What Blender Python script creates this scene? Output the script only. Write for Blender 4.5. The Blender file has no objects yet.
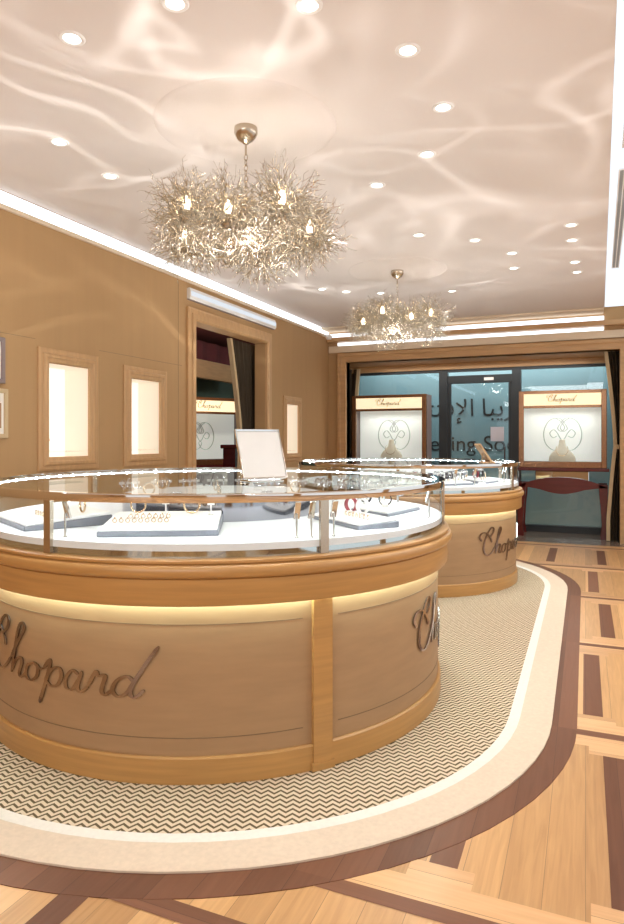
import bpy, bmesh, math, random
from mathutils import Vector, Matrix
random.seed(7)
S = bpy.context.scene
COL = S.collection
PI = math.pi
R = math.radians

# ------------------------------------------------------------------ materials
def srgb(c):
    return tuple((x/12.92 if x <= .04045 else ((x+.055)/1.055)**2.4) for x in [v/255 for v in c])

def mat(name, col, rough=.5, metal=0., noise=0., nscale=(8, 8, 8), emit=None, estr=0., spec=.5, coat=0., bump=0.):
    m = bpy.data.materials.new(name); m.use_nodes = True
    nt = m.node_tree; b = nt.nodes['Principled BSDF']
    c = srgb(col)
    b.inputs['Base Color'].default_value = (*c, 1)
    b.inputs['Roughness'].default_value = rough
    b.inputs['Metallic'].default_value = metal
    b.inputs['Specular IOR Level'].default_value = spec
    b.inputs['Coat Weight'].default_value = coat
    b.inputs['Coat Roughness'].default_value = .1
    if noise > 0 or bump > 0:
        tc = nt.nodes.new('ShaderNodeTexCoord'); mp = nt.nodes.new('ShaderNodeMapping')
        mp.inputs['Scale'].default_value = nscale
        nz = nt.nodes.new('ShaderNodeTexNoise'); nz.inputs['Scale'].default_value = 1; nz.inputs['Detail'].default_value = 5
        nt.links.new(tc.outputs['Object'], mp.inputs['Vector']); nt.links.new(mp.outputs[0], nz.inputs['Vector'])
        if noise > 0:
            rp = nt.nodes.new('ShaderNodeValToRGB')
            rp.color_ramp.elements[0].position = .3; rp.color_ramp.elements[1].position = .7
            rp.color_ramp.elements[0].color = (*[x*(1-noise) for x in c], 1)
            rp.color_ramp.elements[1].color = (*[min(1, x*(1+noise)) for x in c], 1)
            nt.links.new(nz.outputs['Fac'], rp.inputs[0]); nt.links.new(rp.outputs[0], b.inputs['Base Color'])
        if bump > 0:
            bp = nt.nodes.new('ShaderNodeBump'); bp.inputs['Strength'].default_value = bump; bp.inputs['Distance'].default_value = .01
            nt.links.new(nz.outputs['Fac'], bp.inputs['Height']); nt.links.new(bp.outputs[0], b.inputs['Normal'])
    if emit:
        b.inputs['Emission Color'].default_value = (*srgb(emit), 1); b.inputs['Emission Strength'].default_value = estr
    return m

def glass_mat(name, tint=(255, 255, 255), r0=.035, gain=.9):
    """thin glass: clear with a Schlick reflection that works from either side"""
    m = bpy.data.materials.new(name); m.use_nodes = True
    nt = m.node_tree; nt.nodes.clear(); N = nt.nodes; L = nt.links
    out = N.new('ShaderNodeOutputMaterial'); mx = N.new('ShaderNodeMixShader')
    tr = N.new('ShaderNodeBsdfTransparent'); gl = N.new('ShaderNodeBsdfGlossy'); ge = N.new('ShaderNodeNewGeometry')
    tr.inputs[0].default_value = (*srgb(tint), 1); gl.inputs['Roughness'].default_value = .012
    dt = N.new('ShaderNodeVectorMath'); dt.operation = 'DOT_PRODUCT'; L.new(ge.outputs['Incoming'], dt.inputs[0]); L.new(ge.outputs['Normal'], dt.inputs[1])
    def M(op, a, b=None, c=None):
        n = N.new('ShaderNodeMath'); n.operation = op
        for k, v in enumerate((a, b, c)):
            if v is None: continue
            if isinstance(v, (int, float)): n.inputs[k].default_value = v
            else: L.new(v, n.inputs[k])
        return n.outputs[0]
    p = M('POWER', M('SUBTRACT', 1.0, M('ABSOLUTE', dt.outputs['Value'])), 5.0)
    L.new(M('MULTIPLY', M('MULTIPLY_ADD', p, 1-r0, r0), gain), mx.inputs[0])
    L.new(tr.outputs[0], mx.inputs[1]); L.new(gl.outputs[0], mx.inputs[2]); L.new(mx.outputs[0], out.inputs[0])
    return m

def emis(name, col, st):
    m = bpy.data.materials.new(name); m.use_nodes = True
    nt = m.node_tree; nt.nodes.clear()
    o = nt.nodes.new('ShaderNodeOutputMaterial'); e = nt.nodes.new('ShaderNodeEmission')
    e.inputs[0].default_value = (*srgb(col), 1); e.inputs[1].default_value = st
    nt.links.new(e.outputs[0], o.inputs[0]); return m

def wood_floor_mat(name, col, along='Y', var=.34, pw=.118, rough=.28):
    """planks: per-plank tone from a quantised coordinate + stretched grain"""
    m = bpy.data.materials.new(name); m.use_nodes = True
    nt = m.node_tree; N = nt.nodes; L = nt.links; b = N['Principled BSDF']
    tc = N.new('ShaderNodeTexCoord'); sp = N.new('ShaderNodeSeparateXYZ'); L.new(tc.outputs['Object'], sp.inputs[0])
    a, c = ('X', 'Y') if along == 'Y' else ('Y', 'X')
    def M(op, x, y=None):
        n = N.new('ShaderNodeMath'); n.operation = op
        for i, v in enumerate((x, y)):
            if v is None: continue
            if isinstance(v, (int, float)): n.inputs[i].default_value = v
            else: L.new(v, n.inputs[i])
        return n.outputs[0]
    q = M('FLOOR', M('DIVIDE', sp.outputs[a], pw))
    row = M('FLOOR', M('DIVIDE', M('SUBTRACT', sp.outputs[c], .455), 1.405))
    cb = N.new('ShaderNodeCombineXYZ'); L.new(q, cb.inputs[0]); L.new(row, cb.inputs[1])
    wn = N.new('ShaderNodeTexWhiteNoise'); wn.noise_dimensions = '2D'; L.new(cb.outputs[0], wn.inputs['Vector'])
    mp = N.new('ShaderNodeMapping'); mp.inputs['Scale'].default_value = (55, 3, 1) if along == 'Y' else (3, 55, 1)
    L.new(tc.outputs['Object'], mp.inputs[0])
    ad = N.new('ShaderNodeVectorMath'); ad.operation = 'ADD'; L.new(mp.outputs[0], ad.inputs[0]); L.new(wn.outputs['Color'], ad.inputs[1])
    nz = N.new('ShaderNodeTexNoise'); nz.inputs['Scale'].default_value = 1; nz.inputs['Detail'].default_value = 4; nz.inputs['Distortion'].default_value = .8
    L.new(ad.outputs[0], nz.inputs['Vector'])
    f = M('ADD', M('MULTIPLY', wn.outputs['Value'], .6), M('MULTIPLY', nz.outputs['Fac'], .55))
    rp = N.new('ShaderNodeValToRGB'); cl = srgb(col)
    rp.color_ramp.elements[0].position = .15; rp.color_ramp.elements[1].position = .9
    rp.color_ramp.elements[0].color = (cl[0]*(1-var), cl[1]*(1-var*1.25), cl[2]*(1-var*1.5), 1)
    rp.color_ramp.elements[1].color = (*[min(1, x*(1+var)) for x in cl], 1)
    L.new(f, rp.inputs[0])
    # thin seam between planks
    fr = M('FRACT', M('DIVIDE', sp.outputs[a], pw)); seam = M('LESS_THAN', fr, .014)
    mx = N.new('ShaderNodeMixRGB'); mx.inputs[2].default_value = (*[x*.45 for x in cl], 1); L.new(seam, mx.inputs[0]); L.new(rp.outputs[0], mx.inputs[1])
    L.new(mx.outputs[0], b.inputs['Base Color']); b.inputs['Roughness'].default_value = rough; b.inputs['Specular IOR Level'].default_value = .35
    return m

def chevron_mat():
    m = bpy.data.materials.new('chevron_carpet'); m.use_nodes = True
    nt = m.node_tree; N = nt.nodes; L = nt.links; b = N['Principled BSDF']
    tc = N.new('ShaderNodeTexCoord'); sp = N.new('ShaderNodeSeparateXYZ')
    mp = N.new('ShaderNodeMapping'); mp.inputs['Rotation'].default_value = (0, 0, R(-22.8)); L.new(tc.outputs['Object'], mp.inputs[0]); L.new(mp.outputs[0], sp.inputs[0])
    def M(op, x, y=None):
        n = N.new('ShaderNodeMath'); n.operation = op
        for i, v in enumerate((x, y)):
            if v is None: continue
            if isinstance(v, (int, float)): n.inputs[i].default_value = v
            else: L.new(v, n.inputs[i])
        return n.outputs[0]
    tri = M('PINGPONG', sp.outputs['X'], .0245)
    v = M('ADD', sp.outputs['Y'], M('MULTIPLY', tri, .95))
    fr = M('FRACT', M('DIVIDE', v, .031))
    st = M('LESS_THAN', fr, .42)
    nz = N.new('ShaderNodeTexNoise'); nz.inputs['Scale'].default_value = 260; L.new(tc.outputs['Object'], nz.inputs['Vector'])
    mx = N.new('ShaderNodeMixRGB'); L.new(st, mx.inputs[0])
    mx.inputs[1].default_value = (*srgb((226, 204, 176)), 1); mx.inputs[2].default_value = (*srgb((108, 92, 68)), 1)
    m2 = N.new('ShaderNodeMixRGB'); m2.blend_type = 'MULTIPLY'; m2.inputs[0].default_value = .25
    L.new(mx.outputs[0], m2.inputs[1]); L.new(nz.outputs['Color'], m2.inputs[2])
    L.new(m2.outputs[0], b.inputs['Base Color']); b.inputs['Roughness'].default_value = .95; b.inputs['Specular IOR Level'].default_value = .1
    return m

def streak_mat(name, col, rough=.45, noise=.1, sc=(3, 40, 3)):
    return mat(name, col, rough, noise=noise, nscale=sc)

M_ = {}
M_['wall'] = mat('tan_wallcovering', (182, 146, 103), .75, noise=.025, nscale=(1.5, 14, .6), spec=.3)
M_['oak'] = mat('honey_oak', (190, 150, 104), .45, noise=.09, nscale=(4, 4, 30))
M_['oak_v'] = mat('honey_oak_upright', (196, 156, 110), .45, noise=.09, nscale=(30, 30, 2))
M_['ledge'] = mat('golden_oak_ledge', (184, 138, 80), .38, noise=.1, nscale=(3, 3, 60), coat=.15)
M_['leather'] = mat('tan_leather_panel', (166, 132, 95), .55, noise=.06, nscale=(5, 5, 30), bump=.03)
M_['seam'] = mat('leather_stitching', (128, 104, 76), .7)
M_['ceil'] = mat('ceiling_paint', (222, 213, 207), .9, spec=.2)
M_['cream'] = mat('cream_paint', (226, 208, 182), .8, spec=.2)
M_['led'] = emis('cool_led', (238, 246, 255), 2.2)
M_['soft_led'] = emis('soft_led', (232, 238, 246), .95)
M_['led_rec'] = emis('ceiling_recess_light', (236, 244, 252), 1.15)
M_['warm_led'] = emis('warm_led', (214, 248, 244), 27)
M_['case_led'] = emis('showcase_led', (238, 247, 255), 11)
def led_strip_mat():
    """LED strip: a bright diode every few degrees round the ring"""
    m = emis('showcase_led_strip', (236, 247, 255), 10); nt = m.node_tree; N = nt.nodes; L = nt.links
    e = [n for n in N if n.type == 'EMISSION'][0]
    tc = N.new('ShaderNodeTexCoord'); sp = N.new('ShaderNodeSeparateXYZ'); L.new(tc.outputs['Object'], sp.inputs[0])
    at = N.new('ShaderNodeMath'); at.operation = 'ARCTAN2'; L.new(sp.outputs['Y'], at.inputs[0]); L.new(sp.outputs['X'], at.inputs[1])
    d = N.new('ShaderNodeMath'); d.operation = 'DIVIDE'; d.inputs[1].default_value = 2*PI/70; L.new(at.outputs[0], d.inputs[0])
    f = N.new('ShaderNodeMath'); f.operation = 'FRACT'; L.new(d.outputs[0], f.inputs[0])
    c = N.new('ShaderNodeMath'); c.operation = 'LESS_THAN'; c.inputs[1].default_value = .22; L.new(f.outputs[0], c.inputs[0])
    a = N.new('ShaderNodeMath'); a.operation = 'MULTIPLY_ADD'; a.inputs[1].default_value = 60; a.inputs[2].default_value = 4; L.new(c.outputs[0], a.inputs[0]); L.new(a.outputs[0], e.inputs[1])
    return m
M_['led_dots'] = led_strip_mat()
M_['down'] = emis('downlight_emitter', (255, 250, 240), 6)
M_['white_ring'] = mat('white_enamel', (240, 238, 235), .4)
M_['chrome'] = mat('polished_steel', (228, 226, 222), .05, metal=1)
M_['brass'] = mat('brushed_champagne_metal', (198, 186, 168), .25, metal=1)
M_['wire'] = mat('champagne_wire', (206, 197, 182), .22, metal=1)
M_['bulb'] = emis('candle_bulb', (255, 238, 205), 14)
M_['mirror'] = mat('mirror', (205, 210, 212), .03, metal=1)
M_['smoke_mirror'] = mat('grey_mirror', (165, 165, 172), .08, metal=1)
M_['deck'] = mat('white_deck', (238, 240, 244), .45)
M_['tray_w'] = mat('white_suede', (240, 238, 236), .8)
M_['tray_g'] = mat('grey_lacquer', (120, 122, 130), .35)
M_['gold'] = mat('gold_jewel', (226, 198, 164), .2, metal=1)
M_['silver'] = mat('silver_jewel', (215, 218, 225), .12, metal=1)
M_['dark'] = mat('dark_leather', (45, 38, 38), .5)
M_['red'] = mat('red_leather_strap', (150, 40, 50), .5)
M_['glass'] = glass_mat('clear_glass', (250, 254, 253))
M_['glass_top'] = glass_mat('top_glass', (246, 252, 250), .035, .75)
M_['shop_glass'] = glass_mat('shopfront_glass', (238, 245, 246), .05)
M_['mahog'] = mat('mahogany', (92, 26, 27), .25, noise=.12, nscale=(3, 30, 30), coat=.4)
M_['darkframe'] = mat('dark_anodised_frame', (38, 44, 48), .4)
M_['hoard'] = mat('grey_green_hoarding', (118, 144, 150), .6, noise=.05, nscale=(1, 1, 1))
M_['ink'] = mat('black_lettering', (26, 32, 36), .6)
M_['curtain'] = mat('olive_brown_velvet', (62, 50, 34), .9, noise=.15, nscale=(20, 20, 2))
M_['fringe'] = mat('cream_curtain_edge', (202, 178, 140), .85)
M_['walnut'] = wood_floor_mat('walnut_inlay', (114, 74, 52), 'Y', .3, .12, .42)
M_['walnut_x'] = wood_floor_mat('walnut_inlay_cross', (114, 74, 52), 'X', .3, .12, .42)
M_['planks'] = wood_floor_mat('oak_planks', (200, 158, 110), 'Y')
M_['planks_x'] = wood_floor_mat('oak_planks_cross', (202, 160, 116), 'X')
M_['pale_band'] = mat('pale_carpet_band', (228, 220, 210), .95, noise=.04, nscale=(60, 60, 60), spec=.1)
M_['beige_band'] = mat('beige_carpet_border', (216, 196, 174), .95, noise=.05, nscale=(60, 60, 60), spec=.1)
M_['chev'] = chevron_mat()
M_['niche_in'] = mat('lit_niche_lining', (250, 240, 226), .8, emit=(255, 240, 220), estr=.16)  # emission puts the niche lighting into the lining itself
M_['niche_back'] = mat('lit_niche_back', (252, 248, 242), .8, emit=(255, 248, 238), estr=.5)  # glow stands in for light falling on the niche back
M_['sign'] = mat('backlit_cream_header', (248, 232, 198), .6, emit=(255, 236, 196), estr=.75)
M_['case_back'] = mat('backlit_white_panel', (235, 235, 232), .6, emit=(245, 246, 246), estr=.32)
M_['bust'] = mat('cream_linen_bust', (252, 242, 226), .9)
M_['emblem'] = mat('grey_print', (196, 199, 201), .7)
M_['sign_ink'] = mat('grey_gold_lettering', (182, 172, 142), .6)
M_['maroon'] = mat('maroon_valance', (92, 34, 34), .8, noise=.1)
M_['greenwall'] = mat('green_grey_panel', (84, 104, 92), .6)
M_['tanleather'] = mat('tan_leather', (176, 138, 98), .5)
M_['paper'] = mat('paper_notice', (214, 214, 226), .8)
M_['white'] = mat('white_plastic', (238, 236, 232), .45)
M_['picmat'] = mat('picture_mount', (244, 240, 232), .8)
M_['greyframe'] = mat('grey_violet_frame', (140, 124, 122), .5)
M_['threshold'] = mat('grey_brown_threshold', (120, 104, 92), .22, noise=.1, nscale=(4, 40, 4))
M_['case_frame'] = mat('bronze_mirror_frame', (150, 112, 84), .22, metal=.8)
M_['vent'] = mat('vent_black', (150, 156, 160), .6)
M_['dial'] = mat('watch_dial', (245, 245, 245), .3)
M_['panel_cloth'] = mat('dark_stone', (56, 54, 52), .3)
M_['logo'] = mat('polished_logo_metal', (158, 150, 148), .1, metal=1)
M_['easel'] = mat('table_mirror_panel', (205, 200, 194), .3, noise=.02)  # flat pale grey puts the ceiling's reflection into the colour

# ------------------------------------------------------------------ mesh helpers
def BM(): return bmesh.new()

def obj(name, bm, m, parent=None, smooth=False, loc=None):
    me = bpy.data.meshes.new(name)
    bmesh.ops.recalc_face_normals(bm, faces=bm.faces[:])
    bm.to_mesh(me); bm.free()
    for mm in (m if isinstance(m, (list, tuple)) else [m]): me.materials.append(M_[mm])
    o = bpy.data.objects.new(name, me); COL.objects.link(o)
    if parent: o.parent = parent
    if loc: o.location = loc
    if smooth:
        for p in me.polygons: p.use_smooth = True
        try: me.set_sharp_from_angle(angle=R(38))
        except Exception: pass
    return o

def empty(name, loc=(0, 0, 0), rz=0):
    o = bpy.data.objects.new(name, None); COL.objects.link(o); o.empty_display_size = .05
    o.location = loc; o.rotation_euler = (0, 0, rz); return o

def tag(o, label, cat, group=None):
    o['label'] = label; o['category'] = cat
    if group: o['group'] = group
    return o

def struct(o):
    o['kind'] = 'structure'; return o

def box(bm, x0, y0, z0, x1, y1, z1, bev=0., mtx=None, mi=0):
    vs = [bm.verts.new(p) for p in ((x0, y0, z0), (x1, y0, z0), (x1, y1, z0), (x0, y1, z0), (x0, y0, z1), (x1, y0, z1), (x1, y1, z1), (x0, y1, z1))]
    fs = [bm.faces.new([vs[i] for i in q]) for q in ((0, 3, 2, 1), (4, 5, 6, 7), (0, 1, 5, 4), (1, 2, 6, 5), (2, 3, 7, 6), (3, 0, 4, 7))]
    for f in fs: f.material_index = mi
    if bev > 0:
        es = list({e for f in fs for e in f.edges})
        r = bmesh.ops.bevel(bm, geom=es, offset=bev, segments=2, affect='EDGES', profile=.5)
        vs = list({v for f in r['faces'] for v in f.verts} | {v for v in vs if v.is_valid})
    if mtx is not None: bmesh.ops.transform(bm, matrix=mtx, verts=[v for v in vs if v.is_valid])
    return bm

def sweep_arc(bm, prof, a0, a1, n, closed_prof=True, cx=0, cy=0, mi=0):
    """revolve a (r,z) profile from angle a0 to a1 (degrees)"""
    full = abs(a1-a0) >= 359.9
    rings = []
    for i in range(n if full else n+1):
        a = R(a0+(a1-a0)*i/n)
        rings.append([bm.verts.new((cx+r*math.cos(a), cy+r*math.sin(a), z)) for r, z in prof])
    k = len(prof); cnt = len(rings)
    for i in range(cnt if full else cnt-1):
        A, B = rings[i], rings[(i+1) % cnt]
        for j in range(k if closed_prof else k-1):
            f = bm.faces.new((A[j], B[j], B[(j+1) % k], A[(j+1) % k])); f.material_index = mi
    if not full and closed_prof:
        bm.faces.new(rings[0]); bm.faces.new(rings[-1][::-1])
    return bm

def rect_prof(r0, r1, z0, z1): return [(r0, z0), (r1, z0), (r1, z1), (r0, z1)]

def disc(bm, r, z, n=48, cx=0, cy=0):
    bm.faces.new([bm.verts.new((cx+r*math.cos(2*PI*i/n), cy+r*math.sin(2*PI*i/n), z)) for i in range(n)]); return bm

def lathe(bm, prof, n=24, cx=0, cy=0):
    rings = []
    for r, z in prof:
        if r < 1e-6: rings.append([bm.verts.new((cx, cy, z))])
        else: rings.append([bm.verts.new((cx+r*math.cos(2*PI*i/n), cy+r*math.sin(2*PI*i/n), z)) for i in range(n)])
    for A, B in zip(rings, rings[1:]):
        if len(A) == 1 and len(B) == 1: continue
        for i in range(n):
            j = (i+1) % n
            if len(A) == 1: bm.faces.new((A[0], B[j], B[i]))
            elif len(B) == 1: bm.faces.new((A[i], A[j], B[0]))
            else: bm.faces.new((A[i], A[j], B[j], B[i]))
    return bm

def tube(bm, pts, rad, n=8, cap=True, closed=False):
    pts = [Vector(p) for p in pts]; rs = rad if isinstance(rad, (list, tuple)) else [rad]*len(pts)
    rings = []; N = len(pts); up = None
    for i, p in enumerate(pts):
        if closed: d = pts[(i+1) % N]-pts[i-1]
        else: d = pts[min(i+1, N-1)]-pts[max(i-1, 0)]
        d = d.normalized() if d.length > 1e-9 else Vector((0, 0, 1))
        if up is None: up = d.orthogonal().normalized()
        else:
            up = up-d*up.dot(d); up = up.normalized() if up.length > 1e-6 else d.orthogonal().normalized()
        w = d.cross(up)
        rings.append([bm.verts.new(p+(up*math.cos(2*PI*k/n)+w*math.sin(2*PI*k/n))*rs[i]) for k in range(n)])
    for i in range(N if closed else N-1):
        A, B = rings[i], rings[(i+1) % N]
        for k in range(n): bm.faces.new((A[k], A[(k+1) % n], B[(k+1) % n], B[k]))
    if cap and not closed and n > 2:
        bm.faces.new(rings[0][::-1]); bm.faces.new(rings[-1])
    return bm

def torus(bm, c, r, t, axis='Z', n=20, m=6, a0=0, a1=360, mtx=None):
    pts = []
    full = abs(a1-a0) >= 359
    for i in range(n if full else n+1):
        a = R(a0+(a1-a0)*i/n); u, v = r*math.cos(a), r*math.sin(a)
        p = {'Z': (u, v, 0), 'Y': (u, 0, v), 'X': (0, u, v)}[axis]
        p = Vector(p)
        if mtx is not None: p = mtx @ p
        pts.append(p+Vector(c))
    return tube(bm, pts, t, m, closed=full)

def prism(bm, poly, y0, y1, mi=0):
    """polygon in XZ extruded along Y"""
    A = [bm.verts.new((x, y0, z)) for x, z in poly]; B = [bm.verts.new((x, y1, z)) for x, z in poly]
    n = len(poly)
    fs = [bm.faces.new(A), bm.faces.new(B[::-1])]
    for i in range(n): fs.append(bm.faces.new((A[i], B[i], B[(i+1) % n], A[(i+1) % n])))
    for f in fs: f.material_index = mi
    return bm

def wall_with_holes(bm, u0, u1, z0, z1, holes, place, thick):
    """rectangular wall cut by (u0,z0,u1,z1) holes; place(u,z,d) gives the point"""
    us = sorted({u0, u1, *[h[0] for h in holes], *[h[2] for h in holes]})
    zs = sorted({z0, z1, *[h[1] for h in holes], *[h[3] for h in holes]})
    solid = lambda i, j: 0 <= i < len(us)-1 and 0 <= j < len(zs)-1 and not any(
        h[0] <= (us[i]+us[i+1])/2 <= h[2] and h[1] <= (zs[j]+zs[j+1])/2 <= h[3] for h in holes)
    V = {}
    def v(i, j, d):
        if (i, j, d) not in V: V[i, j, d] = bm.verts.new(place(us[i], zs[j], thick*d))
        return V[i, j, d]
    for i in range(len(us)-1):
        for j in range(len(zs)-1):
            if not solid(i, j): continue
            for d in (0, 1): bm.faces.new((v(i, j, d), v(i+1, j, d), v(i+1, j+1, d), v(i, j+1, d)))
            for (a, b_, A, B) in ((i-1, j, (i, j), (i, j+1)), (i+1, j, (i+1, j), (i+1, j+1)), (i, j-1, (i, j), (i+1, j)), (i, j+1, (i, j+1), (i+1, j+1))):
                if not solid(a, b_): bm.faces.new((v(*A, 0), v(*B, 0), v(*B, 1), v(*A, 1)))
    return bm

# ---- script lettering -----------------------------------------------------
def catmull(P, k=8):
    P = [Vector((*p, 0)) for p in P]; out = []
    Q = [P[0]*2-P[1]]+P+[P[-1]*2-P[-2]]
    for i in range(1, len(Q)-2):
        for t in range(k):
            t /= k; p0, p1, p2, p3 = Q[i-1:i+3]
            out.append(.5*((2*p1)+(p2-p0)*t+(2*p0-5*p1+4*p2-p3)*t*t+(3*p1-p0-3*p2+p3)*t**3))
    out.append(P[-1]); return out

SCRIPT = {  # letter: strokes in x-height units
 'C': [[(.1, 1.55), (-.15, 2.0), (.15, 2.42), (.75, 2.35), (1.3, 1.75), (1.45, 1.3)], [(1.2, 1.9), (1.6, 2.3), (1.75, 2.75), (1.45, 2.95), (.95, 2.45), (.45, 1.4), (.38, .45), (.8, -.05), (1.4, .15), (1.95, .8)]],
 'h': [[(1.95, .8), (2.6, 1.9), (2.98, 2.55), (2.82, 2.85), (2.52, 2.3), (2.0, .0)], [(2.02, .1), (2.4, .8), (2.75, .97), (2.82, .7), (2.62, .12), (2.8, -.02), (3.12, .3)]],
 'o': [[(3.68, .95), (3.25, .72), (3.12, .2), (3.38, -.03), (3.78, .2), (3.9, .7), (3.68, .95)], [(3.8, .9), (4.0, .72), (4.25, .8)]],
 'p': [[(4.25, .8), (4.6, 1.3), (4.5, .6), (4.2, -.4), (4.0, -1.05)], [(4.32, .2), (4.72, .85), (5.08, .97), (5.2, .6), (5.0, .1), (4.65, -.02), (4.4, .15)]],
 'a': [[(6.02, .82), (5.72, .97), (5.42, .5), (5.45, .05), (5.75, .05), (6.05, .6)], [(6.18, 1.0), (5.98, .2), (6.15, -.02), (6.45, .3)]],
 'r': [[(6.45, .3), (6.8, 1.08), (6.9, .88), (7.2, .92), (7.05, .2), (7.2, -.02), (7.48, .25)]],
 'd': [[(8.36, .72), (8.1, .98), (7.72, .78), (7.5, .3), (7.68, -.02), (8.05, .15), (8.4, .8)], [(9.3, 2.5), (8.75, 1.5), (8.3, .55), (8.22, .12), (8.4, -.03), (8.75, .35)]],
}
WORD_W = 9.2
def stroke_width(d, w):   # broad on down strokes
    return w*(.55+.75*abs(d.y)/max(d.length, 1e-6))

def ribbon(bm, pts, w, depth, place):
    """flat pen stroke with thickness; place(x,y,d) -> 3D point"""
    n = len(pts); Ls = []; 
    for i, p in enumerate(pts):
        d = pts[min(i+1, n-1)]-pts[max(i-1, 0)]
        if d.length < 1e-9: d = Vector((1, 0, 0))
        nn = Vector((-d.y, d.x, 0)).normalized()*stroke_width(d, w)*(.45 if i in (0, n-1) else 1)
        Ls.append([bm.verts.new(place(*(p+nn*s).xy, dd)) for s, dd in ((1, 0), (1, depth), (-1, depth), (-1, 0))])
    for A, B in zip(Ls, Ls[1:]):
        for j in range(4): bm.faces.new((A[j], A[(j+1) % 4], B[(j+1) % 4], B[j]))
    bm.faces.new(Ls[0]); bm.faces.new(Ls[-1][::-1])

def script_word(place, w=.1, depth=.006, k=6):
    bm = BM()
    for ch in 'Chopard':
        for s in SCRIPT[ch]: ribbon(bm, catmull(s, k), w, depth, place)
    return bm

def font_mesh(text, size, extrude=.002):
    c = bpy.data.curves.new('lettering_source', 'FONT'); c.body = text; c.size = size; c.extrude = extrude
    o = bpy.data.objects.new('lettering_source', c); COL.objects.link(o)
    dg = bpy.context.evaluated_depsgraph_get(); dg.update()
    me = bpy.data.meshes.new_from_object(o.evaluated_get(dg))
    bpy.data.objects.remove(o); bm = BM(); bm.from_mesh(me); bpy.data.meshes.remove(me)
    return bm

def copy_tree(o, parent=None):
    c = o.copy(); COL.objects.link(c)
    if parent: c.parent = parent
    for ch in list(o.children): copy_tree(ch, c)
    return c

# ------------------------------------------------------------------ room shell
XL, YB, ZC, YW = -3.66, 9.36, 3.03, 10.15
def frame_sweep(bm, path, prof, place, closed=True):
    """mitred moulding: path of (u,z) corners, prof of (inset, height); place(u,z,h)"""
    n = len(path); rows = []
    cu = sum(p[0] for p in path)/n
    for i, (u, z) in enumerate(path):
        if closed: sz = 1 if z < sum(p[1] for p in path)/n else -1
        else: sz = 0 if i in (0, n-1) else -1
        su = 1 if u < cu else -1
        rows.append([bm.verts.new(place(u+su*a, z+sz*a, h)) for a, h in prof])
    for i in range(n if closed else n-1):
        A, B = rows[i], rows[(i+1) % n]
        for j in range(len(prof)-1): bm.faces.new((A[j], B[j], B[j+1], A[j+1]))
    return bm

bm = BM()
box(bm, -6.6, -3.5, -.06, 3.0, 12.5, 0)          # base planks
def inlay(x0, y0, x1, y1, mi, z):
    f = bm.faces.new([bm.verts.new(p) for p in ((x0, y0, z), (x1, y0, z), (x1, y1, z), (x0, y1, z))]); f.material_index = mi
P0, PY = 1.845, 1.405
for k in range(-4, 6):
    y = P0+PY*k
    inlay(XL, y-.03, 3.0, y+.03, 2, .0012)                    # long walnut cross strips
    if k != 0: inlay(XL, y-.135, 3.0, y-.03, 3, .0008)      # oak cross planks beside them
    inlay(XL, y+.03, 3.0, y+.13, 3, .0008)
    off = {0: .115, 1: .035, 2: .145, 3: .07, 4: .17}.get(k, .06)
    for j in range(-7, 5) if k >= 0 else ():
        x = off+j*.53
        inlay(x-.045, y+.215, x+.045, y+PY-.21, 1, .0014)         # walnut blocks
        inlay(x-.10, y+.13, x+.10, y+.215, 3, .001); inlay(x-.10, y+PY-.21, x+.10, y+PY-.135, 3, .001)
inlay(-1.44, .5, -1.35, 1.6, 1, .0018); inlay(-1.35, 1.53, -.72, 1.6, 2, .0018)
struct(obj('floor', bm, ['planks', 'walnut', 'walnut_x', 'planks_x']))

# left wall with niches and doorway
NICHE = [(3.57, 4.20, 1.122, 2.028), (4.518, 5.138, 1.122, 1.996), (7.723, 8.31, 1.068, 1.936)]
DY0, DY1, DZ = 5.60, 7.20, 2.56
bm = BM()
holes = [(a+.084, z0+.084, b-.084, z1-.108) for a, b, z0, z1 in NICHE]+[(DY0, -1, DY1, DZ)]
wall_with_holes(bm, -3.5, YB+.04, 0, 3.2, holes, lambda u, z, d: (XL-d, u, z), .14)
struct(obj('wall_left', bm, 'wall'))
bm = BM()                                                # fine seams in the wall covering
for y in (3.14, 5.34): box(bm, XL, y-.002, .12, XL+.0015, y+.002, 2.9)
box(bm, XL, -3.4, 2.08, XL+.0015, 3.55, 2.083); box(bm, XL, 4.22, 2.08, XL+.0015, 5.4, 2.083)
struct(obj('trim_1', bm, 'seam'))
bm = BM(); box(bm, XL, -3.5, 0, XL+.018, 5.46, .14, .004); box(bm, XL, 7.34, 0, XL+.018, YB-.02, .14, .004)
struct(obj('baseboard_left', bm, 'oak'))

bm = BM(); wall_with_holes(bm, XL, 3.0, 0, 3.2, [(-2.9, -1, -1.7, 2.4), (-.9, .9, .3, 2.4), (1.1, -1, 2.3, 2.4)], lambda u, z, d: (u, -3.5-d, z), .14)
struct(obj('wall_near', bm, 'wall'))
bm = BM(); wall_with_holes(bm, -3.5, YB+.04, 0, 3.2, [(-2.8, .15, .2, 2.75), (.5, .15, 4.2, 2.75), (4.5, .15, 8.4, 2.75)], lambda u, z, d: (3.0+d, u, z), .14)
struct(obj('wall_right', bm, 'wall'))
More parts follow.
